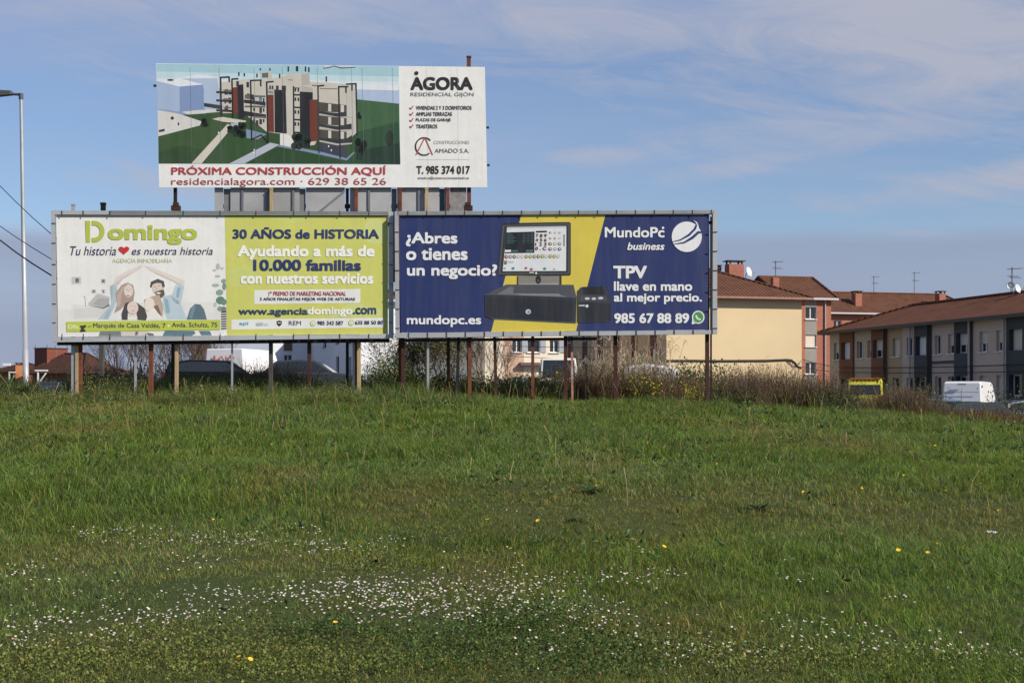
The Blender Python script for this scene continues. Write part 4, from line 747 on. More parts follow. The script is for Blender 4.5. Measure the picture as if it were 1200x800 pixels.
# brick houses far left
bq = bricks('far_brick', tuple(lin('7c3a24')), (.16, .11, .09), u=(.8, -.5, 0)); dark_r = (.10, .045, .032)
for (px, D, w_, d_, ze, zr, lab, tw) in ((38, 150, 6.4, 6, 4.1, 6.2, 'red brick house with a square brick tower, between the lamp post and the left board', 1), (-2, 158, 3.6, 5, 4.4, 5.4, 'dark red house with an orange brick chimney, left of the lamp post', 0), (96, 165, 5, 6, 3.6, 4.8, 'low red-roofed house just under the left corner of the left board', 0)):
    p0 = P(px, 440, D); uu = Vector((.93, -.36, 0)).normalized(); vv = Vector((.36, .93, 0)).normalized(); f, T = house('brick_house', lab, 'house', (p0.x, p0.y), uu, vv, 'brick houses at the far left')
    hs = [(.5+i*1.7, 1.6+i*1.7, 2.0, 3.4) for i in range(int(w_/1.8))]
    mb = MB(); wall(mb, f.p(0, 0, 0), uu, -vv, [(0, w_, 0)], -.5, ze, hs)
    for q in ([(0, d_), (w_, d_)], [(w_, 0), (w_, d_)], [(0, 0), (0, d_)]): mb.face([f.p(*q[0], -.5), f.p(*q[1], -.5), f.p(*q[1], ze), f.p(*q[0], ze)], 0)
    mb.build('wall', [bq], T)
    for h in hs: window(T, f.p(0, 0, 0), uu, -vv, h)
    ro = roof(T, f, 0, w_, 0, d_, ze+.1, zr, 'a', 2.2, 2.2, dark_r, tuple(x*.5 for x in dark_r), mat('brown_gutter', (.15, .08, .06), .7), .4)
    if tw:
        c = P(60, 430, 152.5); tb_ = MB().box((c.x, c.y, 5.2), (2.2, 2.6, 3.1), (.8, -.6, 0), (.6, .8, 0), Z).build('tower', bq, T)
        r_ = MB().box((c.x, c.y, 6.8), (2.4, 2.8, .08), (.8, -.6, 0), (.6, .8, 0), Z)
        for i in (-1, 1):
            for j in (-1, 1): r_.beam(Vector((c.x, c.y, 6.85))+Vector((.8, -.6, 0))*i*1.05+Vector((.6, .8, 0))*j*1.25, Vector((c.x, c.y, 7.15))+Vector((.8, -.6, 0))*i*1.05+Vector((.6, .8, 0))*j*1.25, .05, .05)
        r_.build('parapet', chim_cap(), T)
        for px_a, px_b in ((44, 51),): pass
        fm = MB(); q0, q1 = P(44, 434, 148), P(53, 434, 148)
        fm.box((q0+q1)/2, (1.3, .3, .14)); fm.box((q0.x+.05, q0.y, 3.6), (.14, .14, 1.2)); fm.beam((q0.x+.1, q0.y, 3.0), (q1.x+.1, q1.y, 4.1), .12, .12); fm.build('dormer_frame', WF(), T)
    elif px < 0:
        c = P(23, 436, 156); chimney(T, ro, c, .8, .8, 2.5, P(0, 428, 156).z, bricks('bright_brick', tuple(lin('cf7a42')), u=(.93, -.36, 0)))
        fm = MB(); q0, q1 = P(11, 436, 155), P(17, 436, 155); fm.box((q0+q1)/2, (.7, .2, .12)); fm.box((q0.x, q0.y, 3.6), (.12, .12, 1.4)); fm.beam((q0.x, q0.y, 3.0), (q1.x, q1.y, 3.9), .12, .12)
        fm.box(P(8, 427, 155), (.8, .3, .25)); fm.build('dormer_frame', WF(), T)
# low painted wall at the road edge
p0 = P(47, 448, 36.6); p1 = P(76, 448, 36.6); mb = MB().box(((p0.x+p1.x)/2, 36.6, p0.z-.24), (p1.x-p0.x, .2, .44)); mb.box(((p0.x+p1.x)/2, 36.6, p0.z), (p1.x-p0.x+.04, .26, .04))
mb.build('low_wall', mat('scuffed_white_wall', (.5, .5, .48), .9, 0, .2, 4, 0, None, ((.08, .08, .09), .9))); o = bpy.data.objects['low_wall']; tag(o, 'low scuffed white wall in the grass right of the lamp post foot', 'wall')

# ------------------------------------------------------------------ roof gear
def antenna(px, py0, py1, D, label, n=7):
    q = P(px, py1, D); h = (py1-py0)/FPX*D; t = thing('tv_antenna', label, 'antenna', q, group='television antennas on the roofs'); m = mat('antenna_metal', (.16, .16, .17), .5, .6)
    MB().tube([q-Z*.3, q+Z*h], .035, 6).build('mast', m, t)
    mb = MB()
    for k, (zz, l) in enumerate(((h*.93, .9), (h*.62, .7))):
        d = Vector((.75, -.66, 0)) if k == 0 else Vector((.95, .3, 0)); c = q+Z*zz; mb.tube([c-d*l*.3, c+d*l*.7], .018, 5); e = Vector((-d.y, d.x, 0))
        for i in range(n): s = c+d*(l*(-.3+i/(n-1))); mb.tube([s-e*.22-Z*(.1 if k else 0), s+e*.22+Z*(.1 if k else 0)], .011, 4)
    mb.build('array', m, t)
antenna(909, 305.5, 328, 110.5, 'thin antenna on the small brick stub on the beige house roof'); antenna(1024, 323, 346, 157, 'thin antenna on the far row ridge, nearer its left chimney'); antenna(1071.5, 318, 346, 158, 'taller antenna on the far row ridge, nearer its right chimney')
antenna(1186, 313, 343, 86.5, 'antenna beside white dishes on the terrace ridge')
def dish(px, py, D, r, label, face):
    q = P(px, py, D); t = thing('satellite_dish', label, 'satellite dish', q-Z*.6, group='satellite dishes on the roofs'); face = Vector(face).normalized()
    MB().lathe(q, face, [(0, .01), (.02, r*.4), (.07, r*.75), (.13, r), (.12, r*1.01), (.04, r*.72), (-.02, .05)], 20).build('reflector', mat('white_dish', (.62, .62, .61), .5), t)
    mb = MB().tube([q-face*.05, q-face*.2-Z*.15, q-face*.2-Z*.75], .03, 6); mb.tube([q+face*.1-Z*r*.9, q+face*.55-Z*r*.45], .015, 5); mb.box(q+face*.57-Z*r*.42, (.09, .09, .12)); mb.build('mount_arm', mat('grey_pipe', (.35, .36, .37), .5), t)
dish(876.5, 319, 111.8, .40, 'white satellite dish beside the big chimney on the beige house', (.75, -.6, .25)); dish(1184.5, 335, 86, .25, 'higher white satellite dish below the terrace antenna', (-.4, -.9, .2)); dish(1191, 339, 85, .26, 'lower white satellite dish right of the terrace antenna', (.6, -.75, .3))

# ------------------------------------------------------------------ street lamp and cables
D = 50; q0 = P(31, 452, D); q1 = P(24.6, 113, D); g0 = gz(q0.x, D); T = thing('street_lamp', 'tall grey steel street lamp with a flat arm head, far left', 'street lamp', (q0.x, D, g0))
base = Vector((q0.x, D, g0-.2)); mb = MB().tube([base+(q1-base)*k for k in (0, .2, .2, .6, 1)], [.11, .10, .085, .07, .055], 14); mb.build('pole', GALV(), T)
MB().tube([base, base+Z*.9], .125, 12).build('pole_sleeve', mat('painted_sleeve', (.3, .33, .33), .6), T)
hd = P(-6, 110, D); MB().tube([q1-Z*.1, q1+Z*.1], .08, 10).tube([q1+Z*.06, hd+Z*.02], [.05, .04], 8).build('arm', mat('dark_lamp_metal', (.10, .10, .10), .5, .3), T)
mb = MB().prism([P(14, 109.8, D)+Z*.09, P(-14, 108.4, D)+Z*.09, P(-14, 110, D)-Z*.02, P(-4, 112.2, D)-Z*.04, P(14, 111.6, D)], (0, -.12, 0), (0, .12, 0)); mb.build('lamp_head', mat('dark_lamp_metal', (.10, .10, .10), .5, .3), T, bevel=.02)
def cable(p, q, sag, r, label, n=14, group=None):
    p, q = Vector(p), Vector(q); mb = MB().tube([p.lerp(q, i/n)-Z*(sag*4*(i/n)*(1-i/n)) for i in range(n+1)], r, 6)
    o = mb.build('overhead_cable', mat('black_cable', (.02, .02, .022), .6), org=(p+q)/2); return tag(o, label, 'cable', group or 'overhead cables')
ct = P(121, 238, 37.2)
at_ = lambda y: Vector((ct.x, ct.y-.1, P(0, y, 37.2).z))
cable(P(-300, -260, 45), at_(320), 2.0, .011, 'thin cable highest of three running behind the left board', 24); cable(P(-300, -60, 45), at_(335), 1.35, .011, 'thin cable second of three running behind the left board', 24); cable(P(-300, -140, 45), at_(352), 2.2, .019, 'thick black cable lowest of three running behind the left board', 24)
mb = MB(); b_ = Vector((ct.x-.06, ct.y, gz(ct.x, ct.y)-.3)); mb.beam(b_, ct-Z*.05, .11, .11, (0, 1, 0)); mb.box(ct-Z*.02, (.13, .13, .06)); o = mb.build('utility_post', conc, org=b_); tag(o, 'grey-green square post just showing above the top of the left board', 'post')
# cable bundle along the beige gable and the lines to the terrace
G1 = Fr((11.4, 105)); mb = MB(); pts = [G1.p(a, -.06, EYE+(HZ-y)/FPX*105.5) for a, y in ((-.1, 423.2), (2, 422.8), (4, 423), (6, 422.6), (8, 422.2), (9.6, 421), (10.1, 421.6), (10.35, 424), (10.5, 428), (10.9, 430))]
mb.tube(pts, .045, 6); mb.tube([p+Z*.07+VX*-.02 for p in pts[:-3]], .03, 5); mb.tube([pts[5]+Z*.02, pts[5]+UX*.6-Z*.5, pts[5]+UX*1.1-Z*.25], .03, 5); o = mb.build('cable_bundle', mat('black_cable', (.02, .02, .022), .6), org=pts[0]); tag(o, 'dark cable bundle fixed across the beige gable wall', 'cable')
e0 = G1.p(10.95, -.1, P(0, 421, 107.8).z); e1 = FA-UX*.3+ND*3; e1.z = zpy(FA, ND, 3, 430.5); cable(e0, e1, .12, .025, 'upper wire from the beige gable to the terrace end')
e2 = FA-UX*.3+ND*26; e2.z = zpy(FA, ND, 26, 425); cable(e1, e2, .1, .03, 'upper wire strung along the terrace front')
a0 = G1.p(10.95, -.1, P(0, 430, 107.8).z); a1 = FA-UX*.35+ND*3; a1.z = zpy(FA, ND, 3, 436); cable(a0, a1, .1, .025, 'lower wire from the beige gable to the terrace end')
a2 = FA-UX*.35+ND*26; a2.z = zpy(FA, ND, 26, 434); cable(a1, a2, .08, .025, 'lower wire strung along the terrace front')
for i, (y0, y1) in enumerate(((404.5, 406), (416, 421))): cable(P(586, y0, 84), P(730, y1, 80), .08, .018, ('upper', 'lower')[i]+' thin wire crossing in front of the cream house')
# bent swan-neck lamps near the posts
def swan(px, py, D, label, flip=1):
    q = P(px, py, D); t = thing('yard_lamp', label, 'lamp', (q.x+.35*flip, D, gz(q.x, D)), group='swan-neck yard lamps'); m = mat('dark_lamp_metal', (.10, .10, .10), .5, .3)
    pts = [Vector((q.x+.35*flip, D, gz(q.x, D)-.2)), Vector((q.x+.35*flip, D, q.z+.05))]+[Vector((q.x+.175*flip+.175*flip*math.cos(R(a)), D, q.z+.18+.2*math.sin(R(a)))) for a in (0, 30, 60, 90, 120, 150, 180)]+[q+Z*.1]
    MB().tube(pts, .025, 8).build('pole', m, t); MB().lathe(q+Z*.12, (0, 0, -1), [(0, .03), (.06, .06), (.2, .17), (.21, .165), (.08, .05)], 14).build('lamp_shade', m, t)
swan(464.5, 424, 41, 'rusty swan-neck lamp in front of the white wall'); 

# ------------------------------------------------------------------ vehicles
def paint(n, c): return mat('paint_'+n, c, .28, .0, .04, 1., spec=.5)
TY = lambda: mat('tyre_rubber', (.02, .02, .02), .9); RIM = lambda: mat('rim_alloy', (.35, .35, .36), .35, .7)
def vehicle(name, label, cat, px, D, rz, body, cabin, Wd, pm, wheels, z_off=0., rw=(.1, .9), roof_k=.78, glassm=None, wr=.31, back_glass=True, side_glass=True, group=None, lights=True):
    """body/cabin: side outlines (x forward, z up); the cabin narrows to its roof; stands at photo column px, depth D"""
    x = (px-600)/FPX*D; t = thing(name, label, cat, (x, D, gz(x, D)+z_off), rz, group, world=False); h = Wd/2
    mb = MB(); mb.prism([(a, 0, b) for a, b in body], (0, -h, 0), (0, h, 0)); mb.build('body', pm, t, bevel=.07)
    zb, zt = min(b for a, b in cabin), max(b for a, b in cabin); hw = lambda z: h*(.97-(1-roof_k)*.9*(z-zb)/(zt-zb)); n = len(cabin)
    mb = MB().mesh([(a, s*hw(b), b) for s in (-1, 1) for a, b in cabin], [tuple(range(n-1, -1, -1)), tuple(range(n, 2*n))]+[(i, (i+1) % n, n+(i+1) % n, n+i) for i in range(n)]); mb.build('cabin', pm, t, bevel=.05)
    gm_ = glassm or mat('car_glass', (.02, .024, .028), .06, spec=.6); cx = sum(a for a, b in cabin)/n; cz = (zb+zt)/2
    if side_glass:
        for s in (-1, 1):
            xs = sorted(a for a, b in cabin); 
            pol = [(cx+(a-cx)*.86, cz+(b-cz)*.72) for a, b in cabin]; mb = MB().face([(a, s*(hw(b)+.012), b) for a, b in pol]); mb.build('side_window', gm_, t)
    def screen(nm, i, j, kk=(.1, .9)):
        (a, b), (c, d) = cabin[i], cabin[j]; l = math.hypot(c-a, d-b); nx_, nz_ = (d-b)/l, -(c-a)/l
        if nx_*((a+c)/2-cx)+nz_*((b+d)/2-cz) < 0: nx_, nz_ = -nx_, -nz_
        q = []
        for k, s in ((kk[0], -1), (kk[0], 1), (kk[1], 1), (kk[1], -1)): X, Y = a+(c-a)*k, b+(d-b)*k; q.append((X+nx_*.015, s*hw(Y)*.88, Y+nz_*.015))
        MB().face(q).build(nm, gm_, t)
    screen('windscreen', 0, 1)
    if back_glass: screen('rear_window', n-1, n-2, rw)
    for wx in wheels:
        for s in (-1, 1):
            w_ = MB().lathe((wx, s*(h-.17), wr), (0, s, 0), [(0, wr*.6), (0, wr*.95), (.03, wr), (.17, wr), (.2, wr*.93), (.2, wr*.64)], 20).build('wheel', TY(), t)
            MB().lathe((wx, s*(h-.17), wr), (0, s, 0), [(.19, 0), (.17, wr*.3), (.2, wr*.64), (.1, wr*.66)], 16).build('rim', RIM(), w_)
    if lights:
        xf = max(a for a, b in body); xr = min(a for a, b in body); zl = max(b for a, b in body if a > xf-.25)
        for s in (-1, 1):
            MB().box((xf-.06, s*(h-.3), zl-.16), (.16, .36, .13)).build('headlight', mat('lamp_glass', (.6, .62, .65), .15), t, bevel=.02)
            MB().box((xr+.03, s*(h-.2), .85), (.1, .22, .26)).build('tail_light', mat('red_lamp', (.3, .015, .01), .2), t, bevel=.02)
    return t
hatch_b = [(-2.05, .3), (-2.1, .75), (-1.95, .92), (-.6, .95), (.95, .93), (1.95, .78), (2.08, .6), (2.08, .3)]
hatch_c = [(1.0, .9), (.25, 1.42), (-.4, 1.48), (-1.35, 1.42), (-1.95, .9)]
sedan_b = [(-2.2, .3), (-2.25, .8), (-2.1, .98), (1.0, .95), (2.05, .82), (2.2, .6), (2.2, .3)]
sedan_c = [(1.05, .92), (.35, 1.40), (-.4, 1.46), (-1.25, 1.42), (-1.8, .95)]
est_c = [(1.05, .92), (.3, 1.44), (-1.3, 1.47), (-2.0, 1.36), (-2.2, .95)]
V = vehicle('parked_car', 'black parked car hidden up to its roof in weeds under the left board', 'car', 262, 56, R(8), sedan_b, est_c, 1.75, mat('paint_black', (.006, .006, .007), .35, spec=.15), (-1.35, 1.35), .35, group='cars parked behind the field')
V = vehicle('parked_car', 'dark grey parked car facing right, its sloping windscreen near the pale timber post', 'car', 366, 58, R(0), sedan_b, hatch_c, 1.75, mat('paint_dark_grey', (.04, .045, .055), .35, spec=.25), (-1.35, 1.35), .42, group='cars parked behind the field')
V = vehicle('parked_car', 'dark green car parked in front of the white van at the right', 'car', 1153, 56, R(12), hatch_b, [(1.0, .9), (.35, 1.42), (-.9, 1.47), (-1.6, 1.42), (-2.0, .9)], 1.75, mat('paint_dark_green', (.010, .020, .021), .5, spec=.1), (-1.3, 1.3), .02, group='cars parked behind the field')
V = vehicle('parked_car', 'dark blue car cut off by the right edge of the photo', 'car', 1222, 60, R(10), sedan_b, est_c, 1.75, paint('navy', (.02, .025, .06)), (-1.35, 1.35), .05, group='cars parked behind the field')
V = vehicle('parked_car', 'grey-blue car mostly hidden by brush, left of the white van at the right', 'car', 1095, 66, R(100), hatch_b, hatch_c, 1.72, paint('grey_blue', (.12, .16, .22)), (-1.3, 1.3), -.05, group='cars parked behind the field')
vb = [(-2.5, .35), (-2.55, 1.0), (-2.5, 1.15), (1.6, 1.12), (2.35, 1.0), (2.5, .75), (2.5, .35)]; vc = [(1.75, 1.1), (1.0, 2.0), (.6, 2.1), (-2.0, 2.12), (-2.36, 2.06), (-2.52, 1.1)]
V = vehicle('white_van', 'white panel van seen from behind, parked before the terrace at the right', 'van', 1138, 71, R(62), vb, vc, 1.9, paint('white', (.72, .72, .72)), (-1.6, 1.6), .1, (.1, .9), .92, side_glass=False, back_glass=False, wr=.33, group='vans parked behind the field')
mb = MB(); mb.box((-2.53, 0, 1.2), (.02, .02, 1.1)); mb.box((-2.47, 0, 1.98), (.06, .4, .05)); mb.box((-2.5, 0, 1.6), (.02, 1.66, .02)); mb.build('rear_door_seams', mat('dark_seam', (.2, .2, .21), .6), V)
V = vehicle('white_van', 'white boxy van with faded red marks behind the black car', 'van', 291, 66, R(75), vb, [(1.75, 1.1), (1.05, 2.3), (.7, 2.42), (-2.45, 2.42), (-2.52, 1.1)], 2.0, paint('white', (.72, .72, .72)), (-1.6, 1.6), .12, (.1, .9), .9, side_glass=False, back_glass=False, group='vans parked behind the field')
mb = MB()
for i, (y, z) in enumerate(((-.5, 2.0), (-.32, 2.05), (-.1, 1.98), (.1, 2.04), (.22, 1.97), (.45, 2.0))): mb.box((-2.525, y, z), (.02, .05+.05*(i % 2), .1+.06*(i % 3)))
mb.build('red_marks', mat('faded_red', (.55, .16, .13), .7), V)
V = vehicle('white_van', 'pale old van seen from behind, its wide dark rear window between rusty posts', 'van', 653, 70, R(90), vb, [(1.75, 1.1), (1.0, 2.05), (.6, 2.13), (-2.3, 2.13), (-2.52, 1.1)], 1.85, paint('off_white', (.66, .64, .6)), (-1.6, 1.6), .1, (.1, .9), .9, group='vans parked behind the field')
V = vehicle('emergency_van', 'yellow and red emergency van, its top showing over the brown brush', 'van', 1015, 76, R(75), vb, [(1.75, 1.1), (1.05, 2.15), (.7, 2.27), (-2.4, 2.27), (-2.54, 1.1)], 1.85, paint('signal_yellow', (.78, .70, .06)), (-1.6, 1.6), .12, (.3, .74), .93, group='vans parked behind the field')
MB().box((-2.42, 0, 2.295), (.12, 1.58, .05)).build('roof_strip', mat('orange_red', (.62, .14, .03), .5), V)
for y in (.9, -.9): MB().box((-2.56, y, 1.25), (.04, .14, .4)).build('corner_mark', mat('orange_red', (.62, .14, .03), .5), V)
for i in range(7): MB().box((-2.415, -.6+i*.2, 2.19), (.02, .13, .06)).build('lettering_block', mat('dark_band', (.2, .05, .02), .6), V)
q = P(763, 427, 75); T = thing('covered_trailer', 'white covered trailer with a rounded top behind the pale canes', 'trailer', (q.x, 75, gz(q.x, 75)), R(-12), world=False)
mb = MB(); pr = [(-1.35, .9), (-1.35, 2.0), (-1.2, 2.25), (0, 2.36), (1.2, 2.2), (1.38, 1.9), (1.38, .9)]; mb.prism([(a, 0, b) for a, b in pr], (0, -.9, 0), (0, .9, 0)); mb.build('cover', mat('white_tarpaulin', (.75, .76, .78), .6, 0, .05, 2., .2, 5), T, bevel=.12)
MB().box((0, 0, .8), (2.8, 1.7, .18)).build('chassis', BLACK(), T)
for s in (-1, 1): MB().lathe((0, s*.75, .32), (0, s, 0), [(0, .1), (0, .3), (.16, .32), (.17, .1)], 16).build('wheel', TY(), T)
mb = MB()
for i in range(4): mb.box((-.9+i*.6, -.905, 1.5), (.02, .02, 1.1))
mb.build('strap', mat('grey_strap', (.4, .4, .42), .7), T)

# ------------------------------------------------------------------ vegetation
class Veg:
    """leaves, blades and twigs gathered in arrays"""
    def __init__(s): s.V = []; s.F = []; s.C = []; s.n = 0
    def ribbons(s, path, wid, colr, face=None):
        """path (n,k,3); wid (n,k); colr (n,3) or (n,k,3); the last point is drawn as a tip when its width is 0"""
        n, k, _ = path.shape
        if face is None: a = rng.uniform(0, 2*np.pi, n)
        else: a = face
        side = np.stack([np.cos(a), np.sin(a), np.zeros(n)], -1)[:, None, :]
        Lf = path-side*wid[..., None]/2; Rt = path+side*wid[..., None]/2
        v = np.stack([Lf, Rt], 2).reshape(n, 2*k, 3)
        if colr.ndim == 2: colr = np.repeat(colr[:, None, :], k, 1)
        c = np.repeat(colr, 2, 1)
        f = []
        for i in range(k-1): f += [(2*i, 2*i+1, 2*i+3), (2*i, 2*i+3, 2*i+2)]
        f = np.array(f)
        if np.all(wid[:, -1] == 0): f = f[:-1]; f[-1] = (2*k-4, 2*k-3, 2*k-1)
        s.F.append((np.arange(n)[:, None, None]*2*k+f[None]+s.n).reshape(-1, 3)); s.V.append(v.reshape(-1, 3)); s.C.append(c.reshape(-1, 3)); s.n += n*2*k
    def leaves(s, ctr, size, colr, asp=.5, up=0.):
        """small pointed leaves (two triangles) turned at random"""
        n = len(ctr); d = rng.normal(size=(n, 3)); d[:, 2] += up; d /= np.linalg.norm(d, axis=1, keepdims=True); e = np.cross(d, rng.normal(size=(n, 3))); e /= np.linalg.norm(e, axis=1, keepdims=True)
        L_ = np.asarray(size).reshape(-1, 1)*np.ones((n, 1)); v = np.stack([ctr, ctr+d*L_*.5+e*L_*asp/2, ctr+d*L_, ctr+d*L_*.5-e*L_*asp/2], 1)
        f = np.array([(0, 1, 2), (0, 2, 3)]); s.F.append((np.arange(n)[:, None, None]*4+f[None]+s.n).reshape(-1, 3)); s.V.append(v.reshape(-1, 3)); s.C.append(np.repeat(colr, 4, 0)); s.n += 4*n
    def build(s, name, m, parent=None):
        V_ = np.concatenate(s.V).astype(np.float32); F_ = np.concatenate(s.F).astype(np.int32); C_ = np.concatenate(s.C).astype(np.float32); me = bpy.data.meshes.new(name)
        me.vertices.add(len(V_)); me.vertices.foreach_set('co', V_.ravel()); me.loops.add(F_.size); me.loops.foreach_set('vertex_index', F_.ravel()); me.polygons.add(len(F_)); me.polygons.foreach_set('loop_start', np.arange(0, F_.size, 3, dtype=np.int32))
        a = me.color_attributes.new('Col', 'FLOAT_COLOR', 'POINT'); a.data.foreach_set('color', np.concatenate([C_, np.ones((len(C_), 1), np.float32)], 1).ravel()); me.materials.append(m); me.update(calc_edges=True)
        o = bpy.data.objects.new(name, me); col.objects.link(o)
        if parent is not None: o.parent = parent
        return o
def pick(n, cols, var=.18, wts=None):
    c = np.array(cols)[rng.choice(len(cols), n, p=wts)]; return c*(1+rng.normal(0, var, (n, 1)))*(1+rng.normal(0, var*.35, (n, 3)))
GR = [(.135, .21, .032), (.105, .175, .028), (.19, .255, .045), (.062, .112, .026)]; OLV = [(.20, .20, .042), (.16, .18, .036), (.24, .20, .055)]; STRAW = [(.34, .27, .13), (.26, .19, .09)]; BLUEG = [(.13, .18, .065), (.24, .28, .12)]
grass_m = leafmat('grass_blades', .38, .75); leaf_m = leafmat('leaves', .25, .5)
twig_m = leafmat('twigs', .05, .8)

# field grass: tufts of curved blades, shorter and finer near the camera
g_pts = []
def band(y0, y1, dens, per):
    """tuft centres between depths y0 and y1"""
    wx = .385*y1+5.5; n = int(dens*(y1-y0)*2*wx/per); x = rng.uniform(-wx, wx, n); y = rng.uniform(y0, y1, n); k = (np.abs(x) < .365*y+.8) | ((np.abs(x) < .385*y+5.5) & (rng.random(n) < .5)); return x[k], y[k]
olive_px = [(470, 585, 70), (640, 580, 90), (760, 597, 90), (900, 590, 110), (1040, 600, 110), (1150, 605, 100), (100, 655, 120), (300, 660, 130), (230, 655, 80), (60, 470, 70), (130, 480, 60), (110, 505, 50), (330, 560, 40), (420, 670, 60), (560, 672, 70), (150, 770, 160), (350, 775, 150), (600, 770, 120), (820, 770, 130), (250, 690, 60), (500, 735, 60), (990, 520, 60), (880, 505, 60), (700, 545, 50)]
OL = [(*gpix(a, b_), c) for a, b_, c in olive_px]
def olive(x, y):
    v = np.zeros_like(x)
    for cx, cy, c in OL: rx = c/FPX*cy; v = np.maximum(v, np.exp(-((x-cx)/rx)**2-((y-cy)/(.10*cy+.25))**2))
    return v
gv = Veg()
for y0, y1, dens, per, wid, hgt, nseg in ((4.2, 7.2, 4200, 12, .0030, .062, 3), (7.2, 9.5, 3300, 12, .0034, .064, 3), (9.5, 13, 2300, 12, .0042, .080, 3), (13, 18, 1500, 12, .0054, .105, 3), (18, 26, 1000, 12, .0068, .13, 3), (26, 38.5, 680, 10, .0085, .15, 3), (38.5, 44, 300, 10, .011, .22, 3)):
    tx, ty = band(y0, y1, dens, per); n = len(tx); hv = np.clip(1+.35*wob(tx, ty, 1.1, 21)+.25*wob(tx, ty, 4.5, 22), .35, 2.1)
    ol = olive(tx, ty); hv *= 1-.45*ol
    hv *= np.where((ty > 31.5), 1+1.3*sstep(31.5, 35, ty)*np.where(tx < -2, 1.15, .45)*rng.uniform(.3, 1.3, n), 1)
    pat = wob(tx, ty, .8, 31)+.6*wob(tx, ty, 2.7, 32); lean_d = 2.2+1.6*wob(tx, ty, .6, 41)+rng.normal(0, 1.5, n)
    ix = np.repeat(np.arange(n), per); m_ = n*per; a = rng.uniform(0, 6.28, m_); rad = np.abs(rng.normal(0, .045+.0016*y0, m_))
    X = tx[ix]+np.cos(a)*rad; Y = ty[ix]+np.sin(a)*rad; Z0 = zg(X, Y)-.01; h = hgt*hv[ix]*rng.uniform(.45, 1.35, m_)
    ld_ = lean_d[ix]+rng.normal(0, 1.2, m_); la = h*rng.uniform(.2, 1.5, m_); dx, dy = np.cos(ld_)*la, np.sin(ld_)*la
    path = np.stack([np.stack([X, Y, Z0], -1), np.stack([X+dx*.3, Y+dy*.3, Z0+h*.6], -1), np.stack([X+dx, Y+dy, Z0+h*rng.uniform(.6, 1., m_)], -1)], 1)
    wd = wid*rng.uniform(.6, 1.5, m_); W3 = np.stack([wd, wd*.8, np.zeros(m_)], 1)
    tone = np.clip(1+.16*wob(tx, ty, 1.3, 81)+.12*wob(tx, ty, 5.5, 82)+rng.normal(0, .1, n), .55, 1.5); c = pick(m_, GR, .26)*tone[ix][:, None]; po = np.clip(ol[ix]*.85+.16*np.clip(pat[ix], 0, 2), 0, .92); k = rng.random(m_) < po; c[k] = pick(k.sum(), OLV, .2)
    k = rng.random(m_) < np.clip(.16-.18*pat[ix], 0, .4); c[k] = pick(k.sum(), BLUEG, .15)
    k = rng.random(m_) < (.025+.10*ol[ix]+.05*(Y > 32)); c[k] = pick(k.sum(), STRAW, .25)
    gv.ribbons(path, W3, c)
# taller seed stalks scattered over the field, thick towards the boards
tx, ty = band(9, 40, 5.5, 1); k = rng.random(len(tx)) < np.clip((ty-8)/26, .03, 1)**1.5; tx, ty = tx[k], ty[k]; n = len(tx); h = rng.uniform(.2, .5, n)*np.where(ty > 31, 1.25, .8); a = rng.uniform(0, 6.28, n); la = h*rng.uniform(.1, .5, n); z = zg(tx, ty)
gv.ribbons(np.stack([np.stack([tx, ty, z], -1), np.stack([tx+np.cos(a)*la*.3, ty+np.sin(a)*la*.3, z+h*.6], -1), np.stack([tx+np.cos(a)*la, ty+np.sin(a)*la, z+h], -1)], 1), np.stack([np.full(n, .007), np.full(n, .007), np.full(n, .012)], 1), pick(n, STRAW+OLV, .25))
tag(gv.build('grass', grass_m), 'uneven green meadow grass covering the sloping field', 'grass', kind='stuff')
# clover and broad low leaves among the short grass at the front
cv = Veg()
def cluster(px, py, rx, ry, n):
    cx, cy = gpix(px, py); y2 = gpix(px, max(py-ry, 470))[1]; sx = rx/FPX*cy; sy = abs(y2-cy); return rng.normal(cx, sx*.55, n), rng.normal(cy, sy*.55, n)
for px, py, rx, ry, n in ((520, 765, 110, 30, 7000), (700, 770, 110, 28, 7000), (610, 735, 60, 14, 3500), (380, 745, 80, 10, 3000), (250, 765, 130, 25, 5000), (80, 780, 110, 22, 4500), (440, 665, 40, 8, 1500), (900, 780, 150, 22, 4500), (1100, 785, 120, 18, 2500), (350, 785, 120, 18, 4500)):
    x, y = cluster(px, py, rx*1.15, ry*1.2, int(n*.6)); ok = y > 4.3; x, y = x[ok], y[ok]; n = len(x); dk = px in (520, 700, 610, 380)
    c = pick(n, [(.075, .12, .035), (.055, .095, .03), (.10, .14, .035)] if dk else [(.16, .185, .045), (.12, .16, .035), (.20, .195, .055)], .22)
    cv.leaves(np.stack([x, y, zg(x, y)+np.abs(rng.normal(.03, .02, n))+.05*np.clip(wob(x, y, 7., 71)+.4*wob(x, y, 19., 72), 0, 1.5)*rng.uniform(.4, 1, n)], -1), rng.uniform(.006, .02, n), c, .8, .6)
x, y = band(7, 36, 15, 1); k = (wob(x, y, 1.4, 61)+.5*wob(x, y, 5, 62)+rng.normal(0, .5, len(x)) > .9); x, y = x[k], y[k]; n = len(x)   # plantain and dock leaves through the field
ix = np.repeat(np.arange(n), 5); cv.leaves(np.stack([x[ix], y[ix], zg(x[ix], y[ix])+.03+.0035*y[ix]], -1), rng.uniform(.5, 1.3, n*5)*(.032+.0019*y[ix]), pick(n*5, [(.07, .12, .035), (.05, .09, .03), (.10, .15, .045), (.13, .17, .06)], .2), .36, .9)
tag(cv.build('ground_cover', leaf_m), 'clover and low broad leaves among the short front grass', 'ground cover', kind='stuff')
